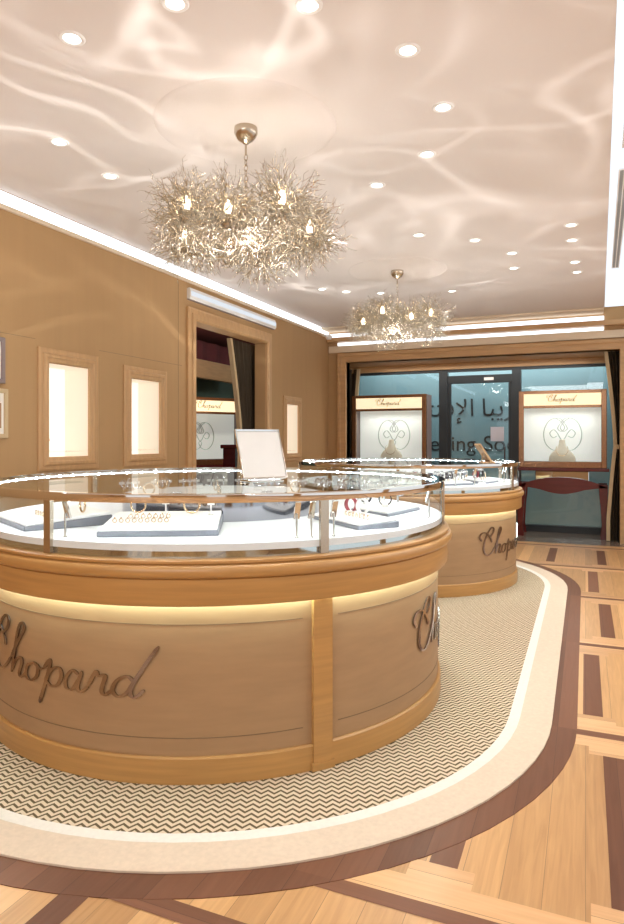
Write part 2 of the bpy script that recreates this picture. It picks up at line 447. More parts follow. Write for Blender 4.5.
# ceiling panel, glowing cove band, right recess
def slab(bm, pts, z0, z1):
    A = [bm.verts.new((x, y, z0)) for x, y in pts]; B = [bm.verts.new((x, y, z1)) for x, y in pts]; n = len(pts)
    bm.faces.new(A); bm.faces.new(B[::-1])
    for i in range(n): bm.faces.new((A[i], A[(i+1) % n], B[(i+1) % n], B[i]))
    return bm
bm = slab(BM(), [(XL+.05, -3.5), (0.0, -3.5), (.225, 9.02), (XL+.05, 9.02)], ZC, ZC+.14)
struct(obj('ceiling', bm, 'ceil'))
bm = BM(); box(bm, XL-.1, -3.5, ZC+.22, 3.0, YB+.15, ZC+.3); box(bm, .75, -3.5, ZC, 3.0, 9.02, ZC+.12)
struct(obj('ceiling', bm, 'ceil'))
bm = BM(); box(bm, XL, -3.5, 2.95, XL+.014, YB-.01, 3.04); struct(obj('trim_2', bm, 'led'))  # self-glowing band stands in for the cove-lit upper wall
bm = BM(); box(bm, XL, -3.5, 2.92, XL+.026, YB-.01, 2.95, .003); struct(obj('trim_3', bm, 'cream'))
bm = slab(BM(), [(0.0, -3.5), (.75, -3.5), (.75, 9.3), (.22, 9.3)], ZC+.055, ZC+.08); struct(obj('trim_4', bm, 'led_rec'))  # recess face glows by its material, standing in for indirect light

# back wall: left strip, beam, right strip; shop window alcove behind it
DZ = 2.532
BX0, BX1 = -3.36, .414
bm = BM(); wall_with_holes(bm, XL, 3.0, 0, 3.2, [(BX0, -1, BX1, DZ)], lambda u, z, d: (u, YB+d, z), .14)
struct(obj('wall_back', bm, 'wall'))
arch_prof = [(0, 0), (0, .045), (.012, .055), (.05, .055), (.058, .045), (.085, .04), (.135, .04), (.14, .03), (.14, -.14)]
bm = frame_sweep(BM(), [(BX0-.14, 0), (BX0-.14, DZ+.14), (BX1+.14, DZ+.14), (BX1+.14, 0)], arch_prof, lambda u, z, h: (u, YB-h, z), False)
struct(obj('trim_5', bm, 'oak'))
bm = BM(); box(bm, XL+.02, YB-.035, 2.685, .72, YB, 2.785); struct(obj('trim_6', bm, 'cream'))
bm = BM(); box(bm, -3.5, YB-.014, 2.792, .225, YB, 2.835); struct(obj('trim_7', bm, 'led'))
bm = BM(); box(bm, XL+.02, YB-.12, 2.84, .75, YB, 2.908, .006); struct(obj('trim_8', bm, 'oak'))
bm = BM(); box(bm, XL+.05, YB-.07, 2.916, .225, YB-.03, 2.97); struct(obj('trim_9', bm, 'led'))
bm = BM(); box(bm, XL+.02, 9.02, 3.005, .22, YB, 3.04); struct(obj('trim_10', bm, 'cream'))

# alcove: soffit, side walls, window frames, glass
bm = BM(); box(bm, -4.2, YB+.14, DZ, .9, YW+.06, DZ+.1); box(bm, -4.1, YW-.08, 2.44, .8, YW-.03, DZ, .004); struct(obj('trim_11', bm, 'oak'))
bm = BM(); box(bm, -4.2, YB+.14, 0, -4.1, YW+.06, DZ); struct(obj('wall_alcove_left', bm, 'wall'))
bm = BM(); box(bm, .8, YB+.14, 0, .9, YW+.06, DZ); struct(obj('wall_alcove_right', bm, 'cream'))
bm = BM(); box(bm, -4.1, 9.08, -.01, .8, YW+.06, .004); struct(obj('trim_14', bm, 'threshold'))
bm = BM()
DX0, DX1 = -2.03, -.94
box(bm, -4.1, YW-.06, 0, DX0-.07, YW+.06, .10); box(bm, DX1+.06, YW-.06, 0, .8, YW+.06, .10)   # dark plinth
box(bm, -4.1, YW-.03, 2.40, .8, YW+.03, 2.44)
for x in (DX0, DX1): box(bm, x-.07, YW-.06, 0, x+.06, YW+.06, 2.40, .004)
struct(obj('trim_12', bm, 'darkframe'))
struct(obj('window_1', box(BM(), -4.1, YW-.006, .10, DX0-.07, YW+.006, 2.40), 'shop_glass'))
struct(obj('window_2', box(BM(), DX1+.06, YW-.006, .10, .8, YW+.006, 2.40), 'shop_glass'))
dr = struct(empty('door_1', (DX0+.06, YW, 0)))
bm = BM(); W = DX1-DX0-.13
box(bm, .0, -.045, 2.22, W, .045, 2.34, .004); box(bm, .0, -.03, 0, W, .03, .1); box(bm, 0, -.03, .1, .05, .03, 2.22); box(bm, W-.05, -.03, .1, W, .03, 2.22)
obj('door_frame', bm, 'darkframe', dr)
obj('door_glass', box(BM(), .05, -.006, .1, W-.05, .006, 2.22), 'shop_glass', dr)
bm = BM(); tube(bm, [(W-.1, -.03, .9), (W-.1, -.07, .9), (W-.1, -.07, 1.25), (W-.1, -.03, 1.25)], .011, 8); obj('door_handle', bm, 'chrome', dr, True)
# hoarding outside with lettering
hb = empty('hoarding_board', (-1.6, 10.9, 0))
obj('panel', box(BM(), -3.8, 0, 0, 3.4, .05, 3.2), 'hoard', hb)
def wall_text(name, text, size, x, z, parent, y=-.004):
    bm = font_mesh(text, size)
    bmesh.ops.transform(bm, matrix=Matrix.Translation((x, y, z)) @ Matrix.Rotation(PI/2, 4, 'X'), verts=bm.verts[:])
    return obj(name, bm, 'ink', parent)
def bounds(text, size):
    b = font_mesh(text, size); r = (min(v.co.x for v in b.verts), max(v.co.x for v in b.verts)); b.free(); return r
EN = .36
wall_text('lettering', 'Soon', EN, -1.528+1.6-bounds('Soon', EN)[0], 1.17, hb)
wall_text('lettering', 'Opening', EN, -1.66+1.6-bounds('Opening', EN)[1], 1.17, hb)
AR1 = '\uFE8E\uFE92\uFEF3\uFEAE\uFED7'; AR2 = '\uFEA1\uFE8E\uFE98\uFE98\uFED3\uFEF9\uFE8D'
wall_text('lettering', AR1, .40, -1.548+1.6-bounds(AR1, .40)[0], 1.745, hb)
wall_text('lettering', AR2, .40, -1.70+1.6-bounds(AR2, .40)[1], 1.745, hb)
tag(hb, 'grey-green hoarding outside the glass door, lettered in Arabic and English', 'hoarding')
# notice and header sticker on the glass door
tag(obj('paper_notice', box(BM(), -.098, -.002, -.108, .098, 0, .108), 'paper', None, loc=(-1.225, YW-.007, 1.44)), 'small pale paper notice stuck on the glass of the far door', 'notice')
tag(obj('door_sticker', box(BM(), -.07, -.002, -.022, .07, 0, .022), 'white', None, loc=(-1.345, YW-.046, 2.278)), 'small white sticker on dark header above the far glass door', 'sticker')

# doorway architrave on the left wall, with stepped profile
DM = (DY0+DY1)/2
DZ = 2.56
d2 = struct(empty('door_2', (XL, DM, 0)))
ap = [(0, 0), (0, .03), (.02, .036), (.055, .036), (.06, .05), (.11, .052), (.12, .042), (.128, .03), (.13, -.14)]
obj('door_frame', frame_sweep(BM(), [(DY0-.13-DM, 0), (DY0-.13-DM, DZ+.12), (DY1+.13-DM, DZ+.12), (DY1+.13-DM, 0)], ap, lambda u, z, h: (h, u, z), False), 'oak_v', d2)
# side room behind the doorway
bm = BM(); box(bm, -6.4, 5.25, 0, -6.3, 11.2, 3.05); struct(obj('wall_side_room', bm, 'greenwall'))
bm = BM(); box(bm, -6.3, 5.25, 0, XL-.14, 5.35, 3.05); struct(obj('wall_side_room_near', bm, 'maroon'))
bm = BM(); box(bm, -6.3, 11.1, 0, -4.2, 11.2, 3.05); struct(obj('wall_side_room_far', bm, 'maroon'))
bm = BM(); box(bm, -6.4, 5.25, 3.05, XL-.14, 11.2, 3.1); struct(obj('ceiling', bm, 'maroon'))
vl = empty('valance', (-5.75, 8.6, 2.36))
bm = BM(); n = 60
A = [[bm.verts.new((.02*math.sin(i*.9), -1.9+3.8*i/n, z)) for z in (.28, .60)] for i in range(n+1)]
for a, b in zip(A, A[1:]): bm.faces.new((a[0], b[0], b[1], a[1]))
obj('pleated_cloth', bm, 'maroon', vl, True)
bm = BM(); box(bm, -.04, -1.9, -.01, .06, 1.9, .285, .006); obj('lower_rail', bm, 'oak', vl)
bm = BM(); box(bm, -5.3, 5.5, 3.03, -5.22, 10.8, 3.052); box(bm, -4.9, 5.5, 3.03, -4.84, 10.8, 3.052); struct(obj('trim_15', bm, 'led'))
tag(vl, 'maroon pleated valance over a wooden rail above the display case seen through the left doorway', 'valance')

# ------------------------------------------------------------------ lit wall niches
NL = ['large bright wall niche framed in oak, nearest the camera on left wall', 'wall niche in stepped oak frame, just left of the doorway', 'narrow lit wall niche in oak frame, right of the doorway']
for (a, b, z0, z1), lab in zip(NICHE, NL):
    n_ = tag(empty('display_niche', (XL, (a+b)/2, z0)), lab, 'display niche', 'lit niches in the left wall')
    w, h = (b-a)/2, z1-z0
    pr = [(0, 0), (0, .018), (.012, .024), (.036, .024), (.04, .036), (.05, .044), (.066, .044), (.072, .03), (.095, .024), (.102, .016), (.102, -.01)]
    obj('frame', frame_sweep(BM(), [(-w, 0), (-w, h), (w, h), (w, 0)], [(a, h_*.7) for a, h_ in pr], lambda u, z, d: (d, u, z)), 'oak_v', n_)
    bm = BM(); iw, i0, i1, dp = w-.085, .085, h-.109, -.24
    q = [(-iw, i0), (iw, i0), (iw, i1), (-iw, i1)]
    F = [bm.verts.new((0, y, z)) for y, z in q]; K = [bm.verts.new((dp, y*.9, z)) for y, z in q]
    for i in range(4): bm.faces.new((F[i], F[(i+1) % 4], K[(i+1) % 4], K[i]))
    obj('lining', bm, 'niche_in', n_)
    bm = BM(); bm.faces.new([bm.verts.new((dp+.001, y*.9, z)) for y, z in q]); obj('back_panel', bm, 'niche_back', n_)
    bm = BM(); box(bm, dp+.004, -iw*.88, i0+.05, -.03, iw*.88, i0+.058); obj('shelf', bm, 'glass', n_)
def pend(x, y, z, lab):
    t = tag(empty('jewelry_stand', (x, y, z)), lab, 'jewelry stand')
    bm = BM(); lathe(bm, [(0, 0), (.03, 0), (.03, .006), (.006, .012), (.006, .12), (0, .12)], 12); obj('post', bm, 'tray_w', t, True)
    bm = BM(); box(bm, -.004, -.035, .10, .004, .035, .125, .002); obj('crossbar', bm, 'tray_w', t)
    for yy in (-.028, .028): bm = BM(); torus(bm, (0, yy, .085), .012, .002, 'X', 12, 5); obj('earring', bm, 'gold', t)
pend(XL-.13, 3.78, 1.2655, 'tiny earring stand on the shelf of the largest lit niche')
pend(XL-.13, 4.74, 1.2655, 'tiny earring stand inside the niche left of the doorway')

# ------------------------------------------------------------------ pictures at left edge
def picture(y0, y1, z0, z1, fm, lab):
    t = tag(empty('framed_picture', (XL, (y0+y1)/2, (z0+z1)/2)), lab, 'picture')
    w, h = (y1-y0)/2, (z1-z0)/2; f = .03
    obj('frame', frame_sweep(BM(), [(-w, -h), (-w, h), (w, h), (w, -h)], [(0, 0), (0, .022), (.004, .026), (f-.004, .026), (f, .02), (f, .008)], lambda u, z, d: (d, u, z)), fm, t)
    obj('mount', box(BM(), .003, -w+f-.004, -h+f-.004, .012, w-f+.004, h-f+.004), 'picmat', t)
    obj('print', box(BM(), .012, -w+.07, -.1, .014, w-.05, .07), 'tanleather', t)
picture(2.76, 3.294, 1.362, 1.698, 'fringe', 'cream-framed white picture cut off at the left edge of the photo, lower one')
picture(2.76, 3.27, 1.734, 2.046, 'greyframe', 'grey-framed picture at the left edge above the cream-framed one')

# ------------------------------------------------------------------ air vents
def vent(loc, length, rz, lab, vertical=False):
    t = tag(empty('air_diffuser', loc, rz), lab, 'air vent')
    if vertical:
        bm = BM(); prism(bm, [(0, .052), (.03, .058), (.045, .012), (.045, -.036), (.03, -.056), (0, -.056)], -length/2, length/2); obj('housing', bm, 'white_ring', t)
        bm = BM(); box(bm, .03, -length/2+.01, -.022, .048, length/2-.01, .026, .004); obj('light_panel', bm, 'soft_led', t)
        bm = BM(); box(bm, .0, -length/2, -.062, .028, length/2, -.052); obj('shadow_gap', bm, 'greyframe', t)
    else:
        bm = BM()
        for x0, x1 in ((-.035, -.026), (.026, .035), (-.004, .004)): box(bm, x0, -length/2, -.007, x1, length/2, 0)
        for y in (-length/2, length/2): box(bm, -.035, y-.007, -.008, .035, y+.007, 0)
        obj('frame', bm, 'white_ring', t)
        for x0 in (-.026, .004): obj('slot', box(BM(), x0, -length/2, -.004, x0+.022, length/2, 0), 'vent', t)
    return t
vent((XL, 6.46, 2.812), 1.94, 0, 'long white lit slot above the left doorway', True)
vent((.255, 5.9, ZC+.055), 2.6, R(-1.0), 'farther linear air vent in the bright ceiling recess')
vent((.215, 3.1, ZC+.055), 2.3, R(-1.0), 'nearer linear air vent in the bright ceiling recess')
t = tag(empty('security_camera', (XL+.10, 9.12, 2.86)), 'small white security camera high in the far left corner', 'camera')
bm = BM(); lathe(bm, [(0, 0), (.035, .004), (.052, .035), (.052, .058), (0, .058)], 20); obj('dome', bm, 'white', t, True)
bm = BM(); box(bm, -.10, -.035, .058, .03, .035, .072, .003); obj('bracket', bm, 'white', t)

# ------------------------------------------------------------------ ceiling medallions, downlights
for i, (x, y) in enumerate(((-1.68, 3.08), (-1.716, 6.26))):
    bm = BM(); lathe(bm, [(0, ZC-.006), (.46, ZC-.006), (.475, ZC-.004), (.485, ZC)], 64, x, y)
    struct(obj('trim_%d' % (20+i), bm, 'ceil', None, True))
DL = [(-1.648, 1.763, 'second downlight from the left, near the top left corner of the photo'),
      (-1.212, 1.75, 'downlight at the very top edge, left of the middle'), (-.82, 1.925, 'largest downlight at the top edge, near the middle'),
      (-.587, 2.285, 'downlight at upper right, above the near chandelier'), (-.551, 2.733, 'downlight right of the near chandelier canopy'),
      (-.714, 3.151, 'downlight close right of the near chandelier top'), (-1.054, 3.428, 'downlight between the two chandeliers'),
      (-2.279, 2.354, 'downlight at far left below the corner one'), (-2.323, 2.763, 'faint downlight at left of the near chandelier'),
      (-.085, 4.555, 'nearest of the four downlights at right beside the bright recess'), (-.085, 4.9, 'second of the four downlights at right beside the recess'),
      (-.074, 5.514, 'third of the four downlights at right beside the recess'), (-.063, 5.849, 'farthest of the four downlights at right beside the recess'),
      (-1.047, 4.375, 'small downlight above the far chandelier to the right'), (-.711, 4.637, 'small downlight midway between far chandelier and right-hand row'),
      (-.505, 5.066, 'small downlight left of the right-hand row, nearer one'), (-.535, 5.514, 'small downlight left of the right-hand row, farther one'),
      (-2.25, 5.592, 'small downlight left of the far chandelier canopy'), (-2.08, 5.78, 'small downlight close left of the far chandelier'),
      (-1.793, 5.961, 'small downlight just behind the far chandelier stem'), (-1.154, 6.14, 'small downlight right behind the far chandelier')]
d0 = None
for x, y, lab in DL:
    if d0 is None:
        d0 = empty('downlight'); bm = BM()
        lathe(bm, [(.036, .0), (.036, -.004), (.049, -.006), (.055, 0)], 28); obj('ring', bm, 'white_ring', d0, True)
        bm = BM(); lathe(bm, [(.036, -.001), (.014, -.0035), (0, -.004)], 24); obj('emitter', bm, 'down', d0, True); o = d0
    else: o = copy_tree(d0)
    o.location = (x*1.2, y*1.2, ZC); tag(o, lab, 'downlight', 'ceiling downlights')
    L = bpy.data.lights.new('downlight_lamp', 'SPOT'); L.energy = 20; L.spot_size = R(100); L.spot_blend = .9; L.shadow_soft_size = .05; L.color = (1, .97, .93)
    lo = bpy.data.objects.new('downlight_lamp', L); COL.objects.link(lo); lo.location = (x*1.2, y*1.2, ZC-.03)

# ------------------------------------------------------------------ rug and its walnut surround
RC = (-1.88, 3.28, 6.25)
def stadium(r, n=40):
    cx, ya, yb = RC
    return [(cx+r*math.cos(PI+PI*i/n), ya+r*math.sin(PI+PI*i/n)) for i in range(n+1)]+[(cx+r*math.cos(PI*i/n), yb+r*math.sin(PI*i/n)) for i in range(n+1)]
def st_ring(r0, r1, z0, z1):
    bm = BM(); P, Q = stadium(r0), stadium(r1); n = len(P)
    V = [[bm.verts.new((*p, z)) for p in A] for A, z in ((P, z0), (Q, z0), (Q, z1), (P, z1))]
    for i in range(n):
        j = (i+1) % n
        for k in range(4): bm.faces.new((V[k][i], V[k][j], V[(k+1) % 4][j], V[(k+1) % 4][i]))
    return bm
def shift(bm, d):
    bmesh.ops.translate(bm, vec=d, verts=bm.verts[:]); return bm
struct(obj('trim_13', st_ring(1.72, 1.845, -.005, .0026), 'walnut'))
rug = tag(empty('carpet', (RC[0], RC[1], 0)), 'long round-ended chevron carpet with cream border under both counters', 'carpet')
inv = (-RC[0], -RC[1], 0)
bm = BM(); P = stadium(1.54); top = [bm.verts.new((*p, .009)) for p in P]; bot = [bm.verts.new((*p, .003)) for p in P]
bm.faces.new(top)
for i in range(len(P)): bm.faces.new((top[i], top[(i+1) % len(P)], bot[(i+1) % len(P)], bot[i]))
obj('chevron_field', shift(bm, inv), 'chev', rug)
obj('pale_band', shift(st_ring(1.54, 1.59, .003, .0105), inv), 'pale_band', rug)
obj('border', shift(st_ring(1.59, 1.735, .003, .010), inv), 'beige_band', rug)

# ------------------------------------------------------------------ round display counters
def counter(loc, Rg, pil, bars, logos, lab, mirror_core):
    """Rg: base panel radius. angles in degrees"""
    t = tag(empty('display_counter', (*loc, .0105)), lab, 'display counter', 'round glass display counters')
    n = 128
    ps = sorted(pil); segs = [(ps[i], ps[(i+1) % len(ps)]+(360 if i == len(ps)-1 else 0)) for i in range(len(ps))]
    hw = R(1)*0+2.35*1.215/Rg
    for a0, a1 in segs:
        k = max(12, int((a1-a0)/2.5))
        p = obj('base_panel', sweep_arc(BM(), rect_prof(Rg-.03, Rg, .10, .725), a0+hw*.6, a1-hw*.6, k), 'leather', t, True)
        bm = BM()
        for z in (.618, .175): sweep_arc(bm, rect_prof(Rg-.002, Rg+.0016, z-.0015, z+.0015), a0+hw+1.5, a1-hw-1.5, k)
        obj('stitching', bm, 'seam', p, True)
        obj('light_strip', sweep_arc(BM(), rect_prof(Rg+.008, Rg+.034, .716, .724), a0+hw*.6, a1-hw*.6, k), 'warm_led', t, True)
    for a in pil:
        bm = BM(); sweep_arc(bm, rect_prof(Rg-.02, Rg+.022, .0, .70), a-hw*.85, a+hw*.85, 4); sweep_arc(bm, rect_prof(Rg, Rg+.028, .0, .03), a-hw, a+hw, 4)
        obj('pilaster', bm, 'ledge', t, True)
    obj('kickboard', sweep_arc(BM(), [(Rg-.02, 0), (Rg+.014, 0), (Rg+.014, .098), (Rg+.008, .105), (Rg-.02, .105)], 0, 360, n), 'ledge', t, True)
    L0 = Rg+.05
    pr = [(Rg-.05, .725), (Rg+.038, .725), (Rg+.038, .70), (L0-.002, .70), (L0+.002, .706), (L0+.002, .802), (L0-.004, .808)]
    for i in range(7):
        a = -PI/2+PI*i/6; pr.append((L0+.004+.020*math.cos(a), .834+.026*math.sin(a)))
    pr += [(L0+.0, .862), (L0+.008, .866), (L0+.008, .876), (L0+.002, .880), (Rg-.05, .880)]
    obj('ledge', sweep_arc(BM(), pr, 0, 360, n), 'ledge', t, True)
    G = Rg+.030
    obj('mirror_skirt', sweep_arc(BM(), rect_prof(G-.06, G-.014, .880, .908), 0, 360, n), 'mirror', t, True)
    rc = .56*Rg/1.215
    obj('deck', sweep_arc(BM(), rect_prof(rc-.02, G-.008, .908, .936), 0, 360, n), 'deck', t, True)
    obj('inner_mirror', sweep_arc(BM(), rect_prof(rc-.01, rc, .936, 1.03), 0, 360, n), 'smoke_mirror', t, True)
    bm = BM(); lathe(bm, [(rc+.004, 1.03), (rc+.004, 1.038), (0, 1.038)], 96); obj('inner_shelf', bm, 'deck', t)
    # curved glass between bars
    bs = sorted(bars); gs = [(bs[i], bs[(i+1) % len(bs)]+(360 if i == len(bs)-1 else 0)) for i in range(len(bs))]
    for a0, a1 in gs:
        obj('glass_side', sweep_arc(BM(), [(G, .882), (G, 1.100)], a0+.5, a1-.5, max(10, int((a1-a0)/2.5)), closed_prof=False), 'glass', t, True)
    for a in bs:
        wdt = .85*1.215/Rg
        obj('glazing_bar', sweep_arc(BM(), rect_prof(G-.012, G+.006, .881, 1.10), a-wdt, a+wdt, 3), 'brass', t)
    obj('top_rim', sweep_arc(BM(), [(G-.035, 1.112), (G-.006, 1.112), (G-.006, 1.096), (G+.008, 1.096), (G+.010, 1.100), (G+.010, 1.126), (G+.006, 1.130), (G-.035, 1.130)], 0, 360, n), 'chrome', t, True)
    bm = BM(); disc(bm, G-.03, 1.1285, n); obj('glass_top', bm, 'glass_top', t)
    obj('showcase_light', sweep_arc(BM(), rect_prof(G-.034, G-.014, 1.099, 1.1115), 0, 360, 280), 'led_dots', t, True)
    for a0 in logos:
        us, vs = (.1055*Rg/1.215, .080)
        r_ = Rg+.004
        def place(x, y, d, a0=a0):
            a = R(a0)+x*us/Rg
            return ((r_+d)*math.cos(a), (r_+d)*math.sin(a), .335+y*vs)
        obj('logo_lettering', script_word(place, .068, .006), 'logo', t)
    return t
C1, C2 = (-1.925, 3.26), (-1.67, 6.44)
counter(C1, 1.215, [-147.5, -40.4, 66.7, 140], [-94, -40.4, 13.2, 66.7, 120, 166, 212.5], [-117.5, -12.5],
        'large round oak and leather display counter with glass top in the foreground', 1)
counter(C2, 1.06, [-68, 39.5, 120, 200], [-68, -14, 39.5, 93, 146, 200, 246], [-38.5],
        'smaller round oak display counter standing behind the foreground one', 1)

# ------------------------------------------------------------------ trays and jewellery
ZD = .9475
def tray(cx, cy, w, d, ang, hf, hb, lab, content=None):
    t = tag(empty('jewelry_tray', (cx, cy, ZD), R(ang)), lab, 'jewelry tray', 'jewelry trays in the counters')
    def wedge(z0f, z1f, z0b, z1b, x0, x1, y0, y1):
        bm = BM()
        v = [bm.verts.new(p) for p in ((x0, y0, z0f), (x1, y0, z0f), (x1, y1, z0b), (x0, y1, z0b), (x0, y0, z1f), (x1, y0, z1f), (x1, y1, z1b), (x0, y1, z1b))]
        for q in ((0, 3, 2, 1), (4, 5, 6, 7), (0, 1, 5, 4), (1, 2, 6, 5), (2, 3, 7, 6), (3, 0, 4, 7)): bm.faces.new([v[i] for i in q])
        bmesh.ops.bevel(bm, geom=bm.edges[:], offset=.003, segments=1, affect='EDGES'); return bm
    obj('tray_base', wedge(0, hf*.62, 0, hb*.75, -w/2, w/2, -d/2, d/2), 'tray_g', t)
    obj('tray_pad', wedge(hf*.62, hf, hb*.75, hb, -w/2+.006, w/2-.006, -d/2+.006, d/2-.006), 'tray_w', t)
    return lambda u, v, dz=0: Vector((cx, cy, ZD)) + Matrix.Rotation(R(ang), 3, 'Z') @ Vector((u*w, v*d, hf+(hb-hf)*(v+.5)+dz)), R(ang), math.atan2(hb-hf, d)

def proto_ring(): 
    bm = BM(); torus(bm, (0, 0, .011), .0085, .0017, 'Y', 14, 6); bmesh.ops.create_icosphere(bm, subdivisions=1, radius=.0042, matrix=Matrix.Translation((0, 0, .022)))
    return bm
ring0 = None
def ring(p, rz, lab, grp, m='gold'):
    global ring0
    if ring0 is None: o = obj('finger_ring', proto_ring(), m, None, True); ring0 = o
    else: o = ring0.copy(); COL.objects.link(o)
    o.location = p; o.rotation_euler = (0, 0, rz); tag(o, lab, 'ring', grp)
bg0 = None
def bangle(p, rz, lab, r=.03, lean=0):
    global bg0
    if bg0 is None:
        bg0 = empty('bangle'); bm = BM(); torus(bm, (0, 0, .0345), .03, .0042, 'Y', 26, 8); obj('hoop', bm, 'gold', bg0, True)
        bm = BM()
        for k in range(7):
            a = PI*(.2+.6*k/6); bmesh.ops.create_icosphere(bm, subdivisions=1, radius=.005, matrix=Matrix.Translation((.033*math.cos(a), -.002, .0345+.033*math.sin(a))))
        obj('stones', bm, 'silver', bg0); o = bg0
    else: o = copy_tree(bg0)
    o.location = p; o.rotation_euler = (0, 0, rz); o.scale = (r/.03,)*3; tag(o, lab, 'bangle', 'bangles on display')
ws = {}
def watch(p, rz, lab, strap='tray_w', sc=1.):
    if strap not in ws:
        t = empty('watch_on_stand'); ws[strap] = t
        bm = BM(); torus(bm, (0, 0, .042), .034, .0, 'Y', 4, 4) if False else None
        # C shaped strap band
        A = []
        for i in range(25):
            a = R(-60+300*i/24); c, s = math.cos(a), math.sin(a)
            A.append([bm.verts.new((r*c, y, .042+r*s)) for r, y in ((.031, -.011), (.036, -.011), (.036, .011), (.031, .011))])
        for a, b in zip(A, A[1:]):
            for j in range(4): bm.faces.new((a[j], a[(j+1) % 4], b[(j+1) % 4], b[j]))
        bm.faces.new(A[0]); bm.faces.new(A[-1]); obj('strap', bm, strap, t, True)
        bm = BM(); lathe(bm, [(0, 0), (.017, 0), (.018, .003), (.016, .007), (0, .0075)], 24)
        bmesh.ops.transform(bm, matrix=Matrix.Translation((-.012, 0, .075)) @ Matrix.Rotation(R(-22), 4, 'Y'), verts=bm.verts[:]); k = obj('case', bm, 'silver', t, True)
        bm = BM(); disc(bm, .0135, .0079, 24); bmesh.ops.transform(bm, matrix=Matrix.Translation((-.012, 0, .075)) @ Matrix.Rotation(R(-22), 4, 'Y'), verts=bm.verts[:]); obj('dial', bm, 'dial', k)
        bm = BM(); box(bm, -.016, -.012, 0, .016, .012, .012, .002); obj('stand', bm, 'tray_w', t); o = t
    else: o = copy_tree(ws[strap])
    o.location = p; o.rotation_euler = (0, 0, rz); o.scale = (sc,)*3; tag(o, lab, 'watch', 'watches on C-shaped stands')
st0 = None
def cardstand(p, rz, lab):
    global st0
    if st0 is None:
        st0 = empty('earring_stand'); bm = BM(); box(bm, -.012, -.012, 0, .012, .012, .006, .002); box(bm, -.003, -.003, .006, .003, .003, .05); obj('base', bm, 'tray_w', st0)
        bm = BM(); prism(bm, [(-.016, .045), (.016, .045), (.020, .085), (0, .10), (-.020, .085)], -.003, .003); obj('card', bm, 'tray_w', st0)
        [obj('earring', torus(BM(), (xx, -.006, .070), .005, .0012, 'Y', 10, 5), 'silver', st0) for xx in (-.007, .007)]; o = st0
    else: o = copy_tree(st0)
    o.location = p; o.rotation_euler = (0, 0, rz); tag(o, lab, 'earring stand', 'white earring stands')

nk0 = None
def necklace(p, rz, lab):
    global nk0
    if nk0 is None:
        nk0 = empty('bracelet'); 
        bm = BM(); lathe(bm, [(0, 0), (.036, 0), (.038, .004), (.030, .022), (0, .024)], 20); obj('cushion', bm, 'tray_w', nk0, True)
        bm = BM(); torus(bm, (0, 0, .026), .027, .0035, 'Z', 24, 6); obj('chain', bm, 'silver', nk0, True)
        bm = BM()
        for k in range(10): bmesh.ops.create_icosphere(bm, subdivisions=1, radius=.0048, matrix=Matrix.Translation((.027*math.cos(k*.628), .027*math.sin(k*.628), .0285)))
        obj('stones', bm, 'silver', nk0); o = nk0
    else: o = copy_tree(nk0)
    o.location = p; o.rotation_euler = (0, 0, rz); tag(o, lab, 'bracelet', 'bracelets on white cushions')
# near counter
P1, a1, _ = tray(-1.735, 2.425, .50, .40, 28, .036, .064, 'large white jewelry tray in the middle of the foreground counter')
P2, a2, _ = tray(-1.035, 2.985, .46, .22, -41, .026, .040, 'narrow white tray at the right side of the foreground counter')
P3, a3, _ = tray(-2.371, 2.421, .44, .40, -28, .034, .062, 'white jewelry tray at the left end of the foreground counter, cut by the photo edge')
P3b, a3b, _ = tray(-1.02, 3.50, .42, .22, 80, .026, .045, 'dark-edged tray behind the watches at the right of the foreground counter')
for i in range(9): ring(P1(-.40+.055*i, -.22), a1, 'small gold ring in the front row on the large middle tray', 'rings in the row on the middle tray')
for i in range(7): ring(P1(-.30+.055*i, .02), a1, 'small gold ring in the rear row on the large middle tray', 'rings in the rear row on the middle tray')
for i in range(7): ring(P2(-.1+.075*i, -.08), a2, 'small gold ring in a row on the narrow right tray', 'rings on the narrow tray')
for i in range(6): ring(P3(-.05+.08*i, -.2), a3, 'small gold ring on the tray at the left end', 'rings on the left tray')
bangle(P1(-.28, .36), a1, 'gold bangle standing at the left back of the middle tray', .034)
bangle(P1(.22, .30), a1+.3, 'gold bangle standing at the right back of the middle tray', .036)
bangle(P3(.30, .22), a3, 'gold bangle standing on the left end tray', .034)
cardstand(P1(-.02, .30), a1, 'white earring stand between the two bangles on the middle tray')
cardstand(P1(.40, .22), a1, 'white earring stand at the right corner of the middle tray')
watch(P2(-.24, .22), R(-20), 'left watch of the pair on the narrow right tray', 'red')
watch(P2(-.02, .25), R(-20), 'right watch of the pair on the narrow right tray', 'tray_w')
watch(P3b(-.1, -.05), R(20), 'watch lying on the dark-edged tray at right of the foreground counter', 'dark')
# rear ring of the near counter, glimpsed through and over the glass
for k, (a, kind) in enumerate(((150, 0), (128, 1), (108, 0), (88, 1), (66, 0), (45, 1), (28, 0))):
    x, y = C1[0]+.92*math.cos(R(a)), C1[1]+.92*math.sin(R(a))
    if kind: watch(Vector((x, y, ZD)), R(a), 'watch on a stand at the rear of the foreground counter, %s' % ('left of the mirror', 'behind the mirror', 'right of the mirror')[k//2], 'dark')
    else: cardstand(Vector((x, y, ZD)), R(a-90), 'white earring stand at the rear of the foreground counter, %s' % ('far left', 'left of centre', 'right of centre', 'far right')[k//2])

